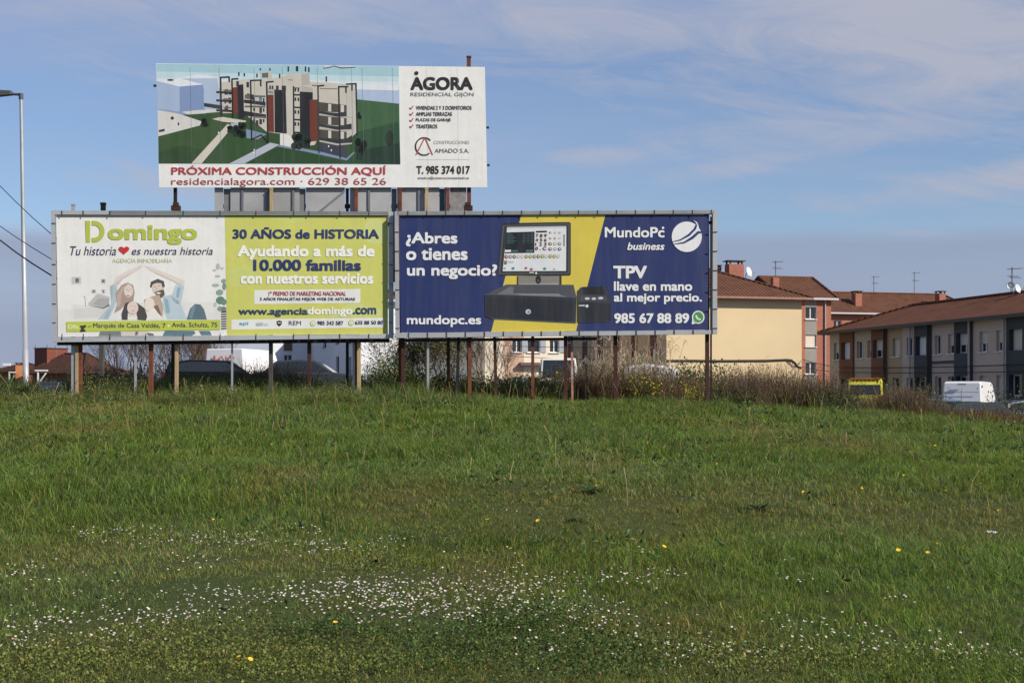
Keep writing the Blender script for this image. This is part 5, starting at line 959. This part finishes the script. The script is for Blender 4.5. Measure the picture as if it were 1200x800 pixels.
# dock rosettes: single dark weeds in the field
def rosette(px, py, r, n=16, c=(.06, .10, .03)):
    x, y = gpix(px, py); v = Veg(); a = rng.uniform(0, 6.28, n); l = r*rng.uniform(.6, 1.1, n); up = rng.uniform(.15, .55, n); o = np.zeros((n, 1))
    d = np.stack([np.cos(a), np.sin(a)], -1)*l[:, None]; path = np.stack([np.concatenate([d*.05, o], 1), np.concatenate([d*.45, (l*up*.5)[:, None]], 1), np.concatenate([d*.8, (l*up*.62)[:, None]], 1), np.concatenate([d*1.05, (l*up*.5)[:, None]], 1)], 1)
    w_ = l*rng.uniform(.2, .3, n); v.ribbons(path, np.stack([w_*.3, w_, w_*.8, np.zeros(n)], 1), pick(n, [c], .25), a+np.pi/2); o_ = v.build('dock_plant', leaf_m); o_.location = (x, y, gz(x, y)+.02); return o_
for px, py, r, lab in ((888, 599, .22, 'dark spreading dock plant in the olive strip right of centre'), (690, 578, .17, 'dark dock plant alone above the brownish strip in mid field'), (826, 480, .15, 'dock tuft just below the rightmost rusty post'), (440, 662, .16, 'dark low weed tuft between the daisy patches'), (676, 612, .13, 'small pale dock plant in the middle of the field'), (335, 612, .12, 'small pale-leaved weed above the upper daisy streak'), (832, 665, .1, 'pale leafy weed left of centre right in the mown grass')):
    tag(rosette(px, py, r, c=(.10, .13, .05) if 'pale' in lab else (.06, .10, .03)), lab, 'weed', 'dock plants in the field')
# daisies and dandelions
def flower(name, r, petals, mats, hgt, pet_n=11, inner=.42):
    mb = MB(); mb.tube([(0, 0, 0), (.004, 0, hgt*.5), (0, .004, hgt)], .0012, 3, 2)
    tilt = Matrix.Rotation(R(22), 3, 'X')@Matrix.Rotation(R(16), 3, 'Y'); c = Vector((0, 0, hgt))
    for i in range(pet_n):
        a0 = 2*math.pi*i/pet_n; q = [(inner*.6*r, a0-.12), (r*.95, a0-.24), (r*1.02, a0), (r*.95, a0+.24), (inner*.6*r, a0+.12)]
        mb.face([c+tilt@Vector((d*math.cos(a), d*math.sin(a), .0015+petals*d)) for d, a in q], 0)
    mb.lathe(c, tilt@Vector((0, 0, 1)), [(.001, inner*r), (.003, inner*r*.8), (.0045, 0)], 8, 1); return mb.build(name, mats)
dm = [mat('daisy_petal', (.60, .56, .56), .7), mat('daisy_eye', (.62, .42, .03), .7), mat('flower_stalk', (.08, .12, .04), .7)]
dm2 = [mat('daisy_pink_petal', (.62, .48, .52), .6), dm[1], dm[2]]
D1 = flower('daisy', .0115, .12, dm, .058); D2 = flower('daisy', .0095, .75, dm2, .048, 10)
streaks = [(60, 737, 65, 12, 46, 'left'), (130, 750, 60, 12, 40, 'left'), (40, 755, 40, 10, 30, 'left'), (200, 733, 60, 9, 42, 'left'), (290, 712, 80, 10, 46, 'left'), (240, 705, 50, 5, 26, 'left'), (360, 707, 60, 10, 60, 'mid'), (430, 700, 60, 10, 78, 'mid'), (480, 712, 70, 14, 100, 'mid'), (540, 702, 70, 12, 88, 'mid'), (590, 715, 50, 14, 56, 'mid'), (440, 725, 50, 9, 42, 'mid'), (520, 735, 50, 10, 30, 'mid'), (620, 690, 60, 8, 30, 'mid'), (660, 725, 50, 12, 44, 'mid'), (720, 740, 40, 12, 26, 'right'), (640, 757, 40, 14, 24, 'right'), (850, 770, 60, 10, 42, 'right'), (760, 765, 60, 12, 24, 'right'), (940, 745, 50, 9, 18, 'right'), (1030, 760, 60, 10, 24, 'right'), (1090, 768, 50, 7, 34, 'right'), (1180, 775, 40, 8, 22, 'right'), (720, 688, 50, 7, 50, 'far'), (770, 684, 25, 4, 22, 'far'), (935, 688, 16, 4, 12, 'far'), (1060, 712, 14, 4, 9, 'far'), (150, 631, 45, 4, 46, 'far'), (215, 640, 70, 5, 90, 'far'), (290, 642, 50, 6, 60, 'far'), (110, 630, 20, 4, 22, 'far'), (345, 628, 30, 4, 26, 'far'), (400, 652, 45, 5, 60, 'far'), (25, 680, 22, 6, 22, 'left'), (370, 645, 25, 3, 22, 'far'), (460, 642, 20, 3, 16, 'far'), (235, 668, 40, 5, 26, 'far'), (745, 655, 12, 3, 7, 'far'), (600, 604, 8, 2, 5, 'far'), (550, 660, 60, 10, 20, 'far'), (870, 720, 200, 30, 22, 'far'), (100, 700, 60, 12, 18, 'left')]
pts = []
for px, py, rx, ry, n, z in streaks:
    for x, y in zip(*cluster(px, py, rx*1.25, ry*1.5, int(n*(.8 if z == 'far' else 1.5)))):
        if y > 4.6: pts.append((y+rnd.uniform(0, .3), x, y, z))
pts.sort(); lab = {'left': 'small white daisy in the flowering patch at the lower left', 'mid': 'small white daisy in the dense flowering band at the bottom centre', 'right': 'small white daisy in the sparse flowers at the lower right', 'far': 'small white daisy in the thin streaks further up the field'}
for i, (_, x, y, z) in enumerate(pts[:300]):
    s = (D1, D2)[i % 4 == 3]; o = s.copy(); col.objects.link(o)
    o.location = (x, y, gz(x, y)+rnd.uniform(-.005, .02)); o.rotation_euler = (rnd.uniform(-.3, .3), rnd.uniform(-.3, .3), rnd.uniform(-.8, .8)); k = rnd.uniform(.34, .68); o.scale = (k, k, k*1.1)
    tag(o, lab[z], 'daisy', 'daisies in the grass, '+z)
for s in (D1, D2): bpy.data.objects.remove(s)
mb = MB()
for _, x, y, z in pts[300:]:
    c = Vector((x, y, gz(x, y)+rnd.uniform(.05, .085))); r = rnd.uniform(.004, .0075); tx_, ty_ = rnd.uniform(-.35, .35), rnd.uniform(-.6, 0); mi = 1 if rnd.random() < .2 else 0
    q = [c+Vector((r*math.cos(a), r*math.sin(a)*.95, r*(tx_*math.cos(a)-ty_*math.sin(a)*.9+(.25 if k % 2 else 0)))) for k, a in enumerate([2*math.pi*j/10 for j in range(10)])]
    for j in range(10): mb.face([c, q[j], q[(j+1) % 10]], mi)
    mb.face([c+Vector((r*.35*math.cos(a), r*.35*math.sin(a), r*.12+r*.35*(tx_*math.cos(a)-ty_*math.sin(a)*.9))) for a in (0, 1.05, 2.1, 3.14, 4.2, 5.25)], 2)
tag(mb.build('daisies', [dm[0], dm2[0], dm[1]]), 'many small white daisies further up the field', 'daisies', kind='stuff')
ym = [mat('dandelion_yellow', (.75, .50, .02), .7), mat('dandelion_core', (.70, .40, .015), .7), dm[2]]; Y1 = flower('dandelion', .024, .35, ym, .10, 14, .5)
yp = [(170, 698), (77, 568), (209, 607), (533, 629), (570, 626), (630, 627), (445, 651), (703, 653), (768, 654), (775, 659), (1008, 655), (1050, 663), (1085, 665), (1130, 664), (1140, 663), (1170, 611), (1168, 585), (1150, 580), (1110, 588), (988, 640), (600, 660), (645, 552), (840, 555), (700, 580), (892, 540), (1022, 540), (1095, 535), (965, 580), (860, 520), (320, 532), (246, 547), (235, 563), (280, 790), (290, 795), (390, 750), (250, 622), (420, 655), (1060, 570), (1010, 585), (1180, 660), (1100, 655), (735, 548), (760, 530), (560, 490), (548, 486), (590, 489), (610, 492), (795, 537), (925, 577), (940, 590), (1190, 505), (1130, 515)]
for px, py in yp:
    x, y = gpix(px, py); o = Y1.copy(); col.objects.link(o); k = rnd.uniform(.42, .75)*(1+max(0, y-12)*.025); o.location = (x, y, gz(x, y)+.02+.0025*y); o.rotation_euler = (rnd.uniform(-.3, .3), rnd.uniform(-.3, .3), rnd.uniform(-3, 3)); o.scale = (k, k, k)
    tag(o, 'small yellow dandelion scattered in the '+('lower' if py > 620 else 'upper')+' field, '+('left' if px < 500 else 'right')+' half', 'dandelion', 'dandelions in the field')
bpy.data.objects.remove(Y1)

# brush, weeds and trees: one prototype of each kind, then copies
def stems(n, h, spread, lean, w0, cols, k=5, curl=.25, r0=.2):
    a = rng.uniform(0, 6.28, n); rr = r0*np.sqrt(rng.random(n)); hh = h*rng.uniform(.45, 1.05, n); la = spread*rng.random(n)*hh; ph = a+rng.normal(0, .7, n); t = np.linspace(0, 1, k); P_ = np.zeros((n, k, 3))
    P_[..., 0] = (rr*np.cos(a))[:, None]+np.cos(ph)[:, None]*la[:, None]*t**(1+curl*4)+rng.normal(0, .015, (n, k))*t; P_[..., 1] = (rr*np.sin(a))[:, None]+np.sin(ph)[:, None]*la[:, None]*t**(1+curl*4)+rng.normal(0, .015, (n, k))*t
    P_[..., 2] = hh[:, None]*t*(1-.25*lean*t); return P_, w0*(1-.6*t)[None]*rng.uniform(.7, 1.3, (n, 1)), pick(n, cols, .25)
def onstem(P_, m, lo=.2, jit=.03):
    n, k, _ = P_.shape; i = rng.integers(0, n, m); u = lo+(1-lo)*rng.random(m); f_ = u*(k-1); j = np.minimum(f_.astype(int), k-2); w_ = (f_-j)[:, None]; return P_[i, j]*(1-w_)+P_[i, j+1]*w_+rng.normal(0, jit, (m, 3))
BRN = [(.12, .075, .05), (.17, .11, .07), (.085, .05, .036), (.21, .15, .10)]; DKG = [(.06, .085, .03), (.085, .12, .038), (.045, .06, .026)]; MIDG = [(.10, .14, .04), (.14, .165, .05), (.08, .115, .035)]; PALE = [(.46, .37, .24), (.36, .28, .17), (.55, .47, .34)]; YF = [(.72, .52, .03), (.62, .48, .05)]
def proto(name, kind):
    v = Veg()
    if kind == 'dry':
        S = stems(230, .95, .5, .15, .010, BRN, r0=.42); v.ribbons(*S); T_ = stems(260, .75, .8, .3, .005, BRN, r0=.42); v.ribbons(*T_); v.leaves(onstem(S[0], 900, .25, .04), rng.uniform(.015, .045, 900), pick(900, BRN+[(.10, .095, .04)], .3), .5); v.leaves(onstem(S[0], 500, .0, .07), rng.uniform(.03, .06, 500), pick(500, DKG+MIDG, .25), .4)
    elif kind == 'redbrush':
        S = stems(130, .55, .9, .3, .007, [(.14, .06, .035), (.18, .09, .05), (.09, .05, .03)], r0=.42); v.ribbons(*S); v.leaves(onstem(S[0], 1300, .15, .05), rng.uniform(.02, .05, 1300), pick(1300, [(.15, .07, .035), (.12, .085, .035), (.2, .12, .05), (.07, .08, .03)], .3), .5)
    elif kind == 'cane':
        S = stems(26, 2.0, .3, .1, .018, PALE, 6, .1, .45); v.ribbons(*S); n = 70; b0_ = onstem(S[0], n, .3, .0); a = rng.uniform(0, 6.28, n); l = rng.uniform(.25, .6, n); d = np.stack([np.cos(a)*l, np.sin(a)*l, np.zeros(n)], -1)
        v.ribbons(np.stack([b0_, b0_+d*.5+np.array([0, 0, .15]), b0_+d*.95-np.array([0, 0, .05])], 1), np.stack([np.full(n, .012), np.full(n, .02), np.zeros(n)], 1), pick(n, PALE, .2))
        T_ = stems(160, .9, .6, .3, .007, BRN+PALE, r0=.5); v.ribbons(*T_); v.leaves(onstem(S[0], 160, .75, .04), rng.uniform(.02, .05, 160), pick(160, PALE, .2), .5)
    elif kind == 'broom':
        S = stems(150, 1.15, .5, .1, .006, DKG, r0=.35); v.ribbons(*S); v.leaves(onstem(S[0], 4200, .05, .07), rng.uniform(.03, .075, 4200), pick(4200, DKG+MIDG[2:], .3), .4); v.leaves(onstem(S[0], 70, .8, .03), rng.uniform(.025, .045, 70), pick(70, YF, .15), .8)
    elif kind == 'weed':
        S = stems(90, .8, .6, .2, .007, MIDG+OLV, r0=.32); v.ribbons(*S); v.leaves(onstem(S[0], 1100, .1, .05), rng.uniform(.03, .075, 1100), pick(1100, MIDG+[(.14, .15, .05)], .28), .35); v.leaves(onstem(S[0], 120, .85, .03), rng.uniform(.015, .03, 120), pick(120, [(.42, .36, .2), (.3, .28, .12)], .2), .8)
    elif kind == 'bramble':
        S = stems(80, .85, 1.1, .5, .008, [(.09, .05, .035), (.06, .06, .03)], r0=.4); v.ribbons(*S); v.leaves(onstem(S[0], 2400, .05, .08), rng.uniform(.03, .07, 2400), pick(2400, DKG+[(.07, .085, .03)], .3), .6)
    elif kind == 'yellow':
        S = stems(70, .7, .7, .2, .006, MIDG, r0=.3); v.ribbons(*S); v.leaves(onstem(S[0], 900, .1, .05), rng.uniform(.03, .06, 900), pick(900, MIDG, .28), .35); v.leaves(onstem(S[0], 260, .75, .04), rng.uniform(.02, .045, 260), pick(260, YF, .15), .9)
    o = v.build(name, leaf_m); return o
first = {}
def put(kind, name, px, py_top, D, label, cat, grp, hh, sx=1.):
    """stand a copy at photo column px and depth D with its top at photo row py_top"""
    x = (px-600)/FPX*D; z = gz(x, D)-.05; s = (P(0, py_top, D).z-z)/(hh*.86); o = first.get(kind)
    if o is None: o = first[kind] = proto(name, kind)
    else: o = o.copy(); col.objects.link(o)
    o.location = (x, D, z); s = max(s, .3); w_ = s**.5*sx; o.scale = (w_, w_, s); o.rotation_euler = (0, 0, rnd.uniform(0, 6.28)); return tag(o, label, cat, grp)
# brown brush belt on the right
tops = [(838, 448), (850, 440), (862, 442), (872, 438), (884, 440), (896, 441), (906, 437), (916, 444), (928, 446), (938, 440), (950, 444), (962, 448), (974, 446), (986, 456), (998, 465), (1010, 467), (1022, 467), (1034, 465), (1046, 456), (1058, 455), (1070, 459), (1082, 465), (1092, 472), (846, 452), (866, 450), (890, 452), (912, 452), (935, 453), (958, 455), (982, 460), (1004, 469), (1028, 469), (1052, 462), (1076, 470)]
for i, (px, py) in enumerate(tops): put('dry', 'dry_weed_clump', px, py+rnd.uniform(-3, 2), 36.5+rnd.random()*3.2+(2 if i > 22 else 0), 'brown dry weed clump in the brush belt '+('below the beige gable' if px < 940 else 'in front of the terrace'), 'weed clump', 'brown brush belt on the right', .9, 1.05)
for i in range(26):
    px = 1040+i*7.2+rnd.uniform(-4, 4); put('redbrush', 'reddish_brush', px, 480+(px-1040)*.04+rnd.uniform(-4, 4), 36.5+rnd.random()*2.5, 'low reddish brown brush at the field edge before the parked cars', 'brush', 'low brush at the right edge', .5, 1.0)
for px, py, D in ((858, 455, 36), (1064, 452, 44), (984, 458, 35.8), (1197, 463, 57)): put('bramble', 'bramble', px, py, D, 'dark bramble standing in the brush on the right, near column of '+('the white van' if px > 1050 else 'the beige gable'), 'bramble', 'brambles on the right', .8)
# under the right board
for px, py, D in ((706, 404, 41), (722, 398, 42), (738, 400, 41.5), (752, 396, 43), (766, 402, 42), (742, 412, 40), (778, 408, 43), (700, 420, 40.5), (686, 424, 41)): put('cane', 'dry_cane_clump', px, py, D, 'clump of tall pale dry canes under the right board near the white trailer', 'canes', 'dry canes under the right board', 2.0, .95)
for px, py in ((640, 446), (652, 444), (668, 440), (680, 436), (692, 438), (704, 436), (716, 438), (730, 434), (744, 434), (758, 436), (772, 436), (786, 440), (800, 443), (814, 444), (690, 448), (720, 448), (750, 446), (780, 449), (806, 451), (826, 450)): put('dry', 'dry_weed_clump', px, py+rnd.uniform(-3, 3), 37+rnd.random()*3.5, 'brown dry weed clump under the right board, '+('around the pale canes' if px < 760 else 'by its rightmost post'), 'weed clump', 'brown weeds under the right board', .9, 1.05)
for px, py, D in ((756, 443, 36.8), (816, 450, 36.5), (640, 438, 37.5)): put('yellow', 'yellow_flower_plant', px, py, D, 'green plant with yellow flowers under the right board'+(', left of the canes' if px < 700 else (', by the rightmost post' if px > 800 else ', among the brown weeds')), 'flowering plant', 'yellow-flowered plants', .68)
for px, py, D in ((812, 430, 44), (828, 435, 44), (798, 436, 43), (596, 444, 38), (620, 446, 39), (575, 448, 38)): put('bramble', 'bramble', px, py, D, 'dark green bramble under the right board, '+('beside the trailer end' if px > 700 else 'left of the pale old van'), 'bramble', 'brambles under the right board', .8)
# under the gap and the left board
for px, py, D in ((432, 440, 38), (444, 430, 39), (456, 426, 39.5), (466, 436, 38.5), (478, 440, 38)): put('broom', 'broom_shrub', px, py, D, 'dark green broom shrub with yellow blossom in front of the white wall', 'shrub', 'broom shrubs between the boards', 1.1)
for px, py, D in ((484, 432, 38), (520, 440, 37.6), (536, 442, 37.8), (508, 440, 38)): put('bramble', 'bramble', px, py, D, 'dark bramble at the foot of the olive bush', 'bramble', 'brambles at the olive bush', .8)
for px, py, D in ((500, 446, 36.5), (545, 440, 37), (528, 448, 36.6)): put('yellow', 'yellow_flower_plant', px, py, D, 'green plant with yellow flowers below the olive bush', 'flowering plant', 'yellow-flowered plants', .68)
for i in range(58):
    px = 4+i*7.3+rnd.uniform(-5, 5); fr_ = i % 5 < 2; py = rnd.uniform(450, 462) if fr_ else 445+rnd.uniform(-7, 6)+(4 if 210 < px < 400 else 0); py -= 9 if 90 < px < 200 and i % 3 == 0 else 0; py = max(py, 454) if px < 84 else py
    put('weed', 'tall_green_weed', px, py, (30.5+rnd.random()*4) if fr_ else 35.4+rnd.random()*3, 'tall green weed with pale seed heads '+('by the lamp post and wall' if px < 90 else 'below the bare trees' if px < 210 else 'by the parked cars')+('' if fr_ else ', behind its neighbours'), 'weed', 'green weeds along the left crest', .78, 1.1 if not fr_ else .9)
for px, py, D in ((228, 444, 37.5), (258, 446, 38), (300, 440, 38), (318, 438, 39), (352, 442, 38.5), (385, 449, 37), (146, 436, 39), (168, 440, 39), (126, 438, 38.5)): put('bramble', 'bramble', px, py, D, 'dark bramble '+('in front of the parked cars' if px > 200 else 'below the bare trees')+' under the left board', 'bramble', 'brambles under the left board', .8)
for px, py, D in ((300, 428, 39.5), (284, 434, 39), (330, 432, 39.2), (116, 430, 39), (312, 440, 38.2), (345, 436, 38.6), (98, 436, 38)): put('dry', 'dry_weed_clump', px, py, D, 'brown dry weed clump under the left board, '+('against the parked cars' if px > 200 else 'beside its leftmost posts'), 'weed clump', 'brown weeds under the left board', .9)
for px, py, D in ((556, 448, 36.6), (566, 446, 37.2), (584, 444, 37.5), (590, 438, 38.5), (604, 440, 38), (612, 446, 36.8), (628, 444, 37.4), (634, 440, 39), (540, 450, 36.4), (600, 450, 36.4), (648, 452, 36.2), (480, 448, 36.2), (460, 448, 36.3), (440, 446, 36.4), (430, 450, 36)): put('weed', 'tall_green_weed', px, py, D, 'tall green weed '+('between the rusty posts, left of the pale old van' if px > 530 else 'in front of the broom shrubs'), 'weed', 'green weeds under the right board', .78, 1.1)
# trees
def tree(name, label, px, D, h, seed, leafy=None, spread=.5, tr=.09, grp=None, twigc=((.13, .085, .06), (.17, .12, .085), (.10, .065, .05)), lev=5, stemsn=1):
    r_ = random.Random(seed); x = (px-600)/FPX*D; t = thing(name, label, 'tree', (x, D, gz(x, D)-.1), 0, grp, world=False); tb = MB(); v = Veg(); seg = []; tips = []
    def grow(p, d, l, rad, k):
        n = 4; pts = [p]; rr = [rad]
        for i in range(n): d = (d+Vector((r_.gauss(0, .13), r_.gauss(0, .13), r_.gauss(.03, .06)))).normalized(); pts.append(pts[-1]+d*l/n); rr.append(rad*(1-.45*(i+1)/n))
        if k < 2: tb.tube(pts, rr, 7 if k == 0 else 5)
        else: seg.append((pts, rr))
        tips.append(pts[-1]) if k >= 2 else None
        if k >= lev: return
        for j in range(r_.choice((3, 3, 4)) if k else 5):
            f_ = r_.uniform(.35, 1) if j else 1; q = pts[min(n, max(1, round(f_*n)))]; a = r_.uniform(0, 6.28); s = r_.uniform(.35, .95)*spread*1.4; nd_ = (d+Vector((math.cos(a)*s, math.sin(a)*s, r_.uniform(-.1, .45)))).normalized(); grow(q, nd_, l*r_.uniform(.55, .8), rr[min(n, round(f_*n))]*.62, k+1)
    for s_ in range(stemsn): grow(Vector((r_.uniform(-.1, .1)*stemsn, r_.uniform(-.1, .1)*stemsn, 0)), Vector((r_.gauss(0, .12)*stemsn, r_.gauss(0, .12)*stemsn, 1)).normalized(), h*.36, tr, 0)
    bark = mat('bark', (.11, .085, .065), .95, 0, .3, 8., .4, 30); tb.build('trunk', bark, t)
    pa = np.array([[tuple(q) for q in s[0]] for s in seg]); wd = np.array([s[1] for s in seg])*2; wd = np.maximum(wd, .006); n = len(pa)
    v.ribbons(pa, wd, pick(n, twigc, .2)); v.ribbons(pa, wd, pick(n, twigc, .2), rng.uniform(0, 6.28, n))
    if leafy:
        tp = np.array([tuple(q) for q in tips]); m_ = leafy[0]; i = rng.integers(0, len(tp), m_); v.leaves(tp[i]+rng.normal(0, leafy[1], (m_, 3)), rng.uniform(*leafy[2], m_), pick(m_, leafy[3], .3), leafy[4])
    v.build('crown', leaf_m if leafy else twig_m, t); return t
for i, (px, D, h, s_) in enumerate(((150, 66, 5.2, 3), (176, 70, 6.2, 5), (205, 68, 6.0, 9), (228, 72, 6.4, 12), (250, 74, 5.4, 15))): tree('bare_tree', ('leftmost', 'second from left', 'middle', 'fourth from left', 'rightmost')[i]+' of the five bare brown trees behind the left board', px, D, h, s_, None, .62, .07, 'bare trees behind the left board', lev=5, stemsn=4)
tree('bare_sapling', 'bare dark sapling with upward forked twigs under the till picture', 567, 39, 2.9, 21, None, .42, .03, None, ((.05, .04, .035), (.08, .06, .05)), 4, 3)
tree('bare_sapling', 'thin bare grey sapling with arching twigs beside the cream house', 596, 42, 2.7, 33, None, .55, .022, None, ((.16, .14, .12), (.22, .19, .17)), 4, 2)
tree('olive_bush', 'olive green leafy bush with thin stems under the left end of the right board', 514, 40.5, 3.0, 41, (7500, .16, (.05, .11), [(.21, .19, .08), (.14, .14, .06), (.27, .23, .11), (.08, .09, .035)], .3), .5, .045, None, ((.2, .16, .11), (.14, .11, .08)), 4, 4)
tree('olive_bush', 'smaller dark leafy bush rising behind the gap between the boards', 492, 41.5, 2.6, 43, (4500, .15, (.05, .10), [(.13, .13, .055), (.065, .08, .03)], .35), .45, .04, None, ((.12, .1, .08),), 4, 3)
# small finds in the grass
x, y = gpix(1162, 630); mb = MB(); rr = random.Random(4); nr, nc = 5, 6; gp = [[(Vector(((i-2.5)*.017+rr.uniform(-.006, .006), (j-2)*.015+rr.uniform(-.006, .006), .02+rr.uniform(-.013, .016)))) for i in range(nc)] for j in range(nr)]
for j in range(nr-1):
    for i in range(nc-1): mb.face([gp[j][i], gp[j][i+1], gp[j+1][i+1]]); mb.face([gp[j][i], gp[j+1][i+1], gp[j+1][i]])
o = mb.build('litter_scrap', mat('pale_plastic', (.42, .48, .55), .45)); o.location = (x, y, gz(x, y)+.03); tag(o, 'small pale scrap of crumpled litter lying in the grass near the right edge', 'litter')
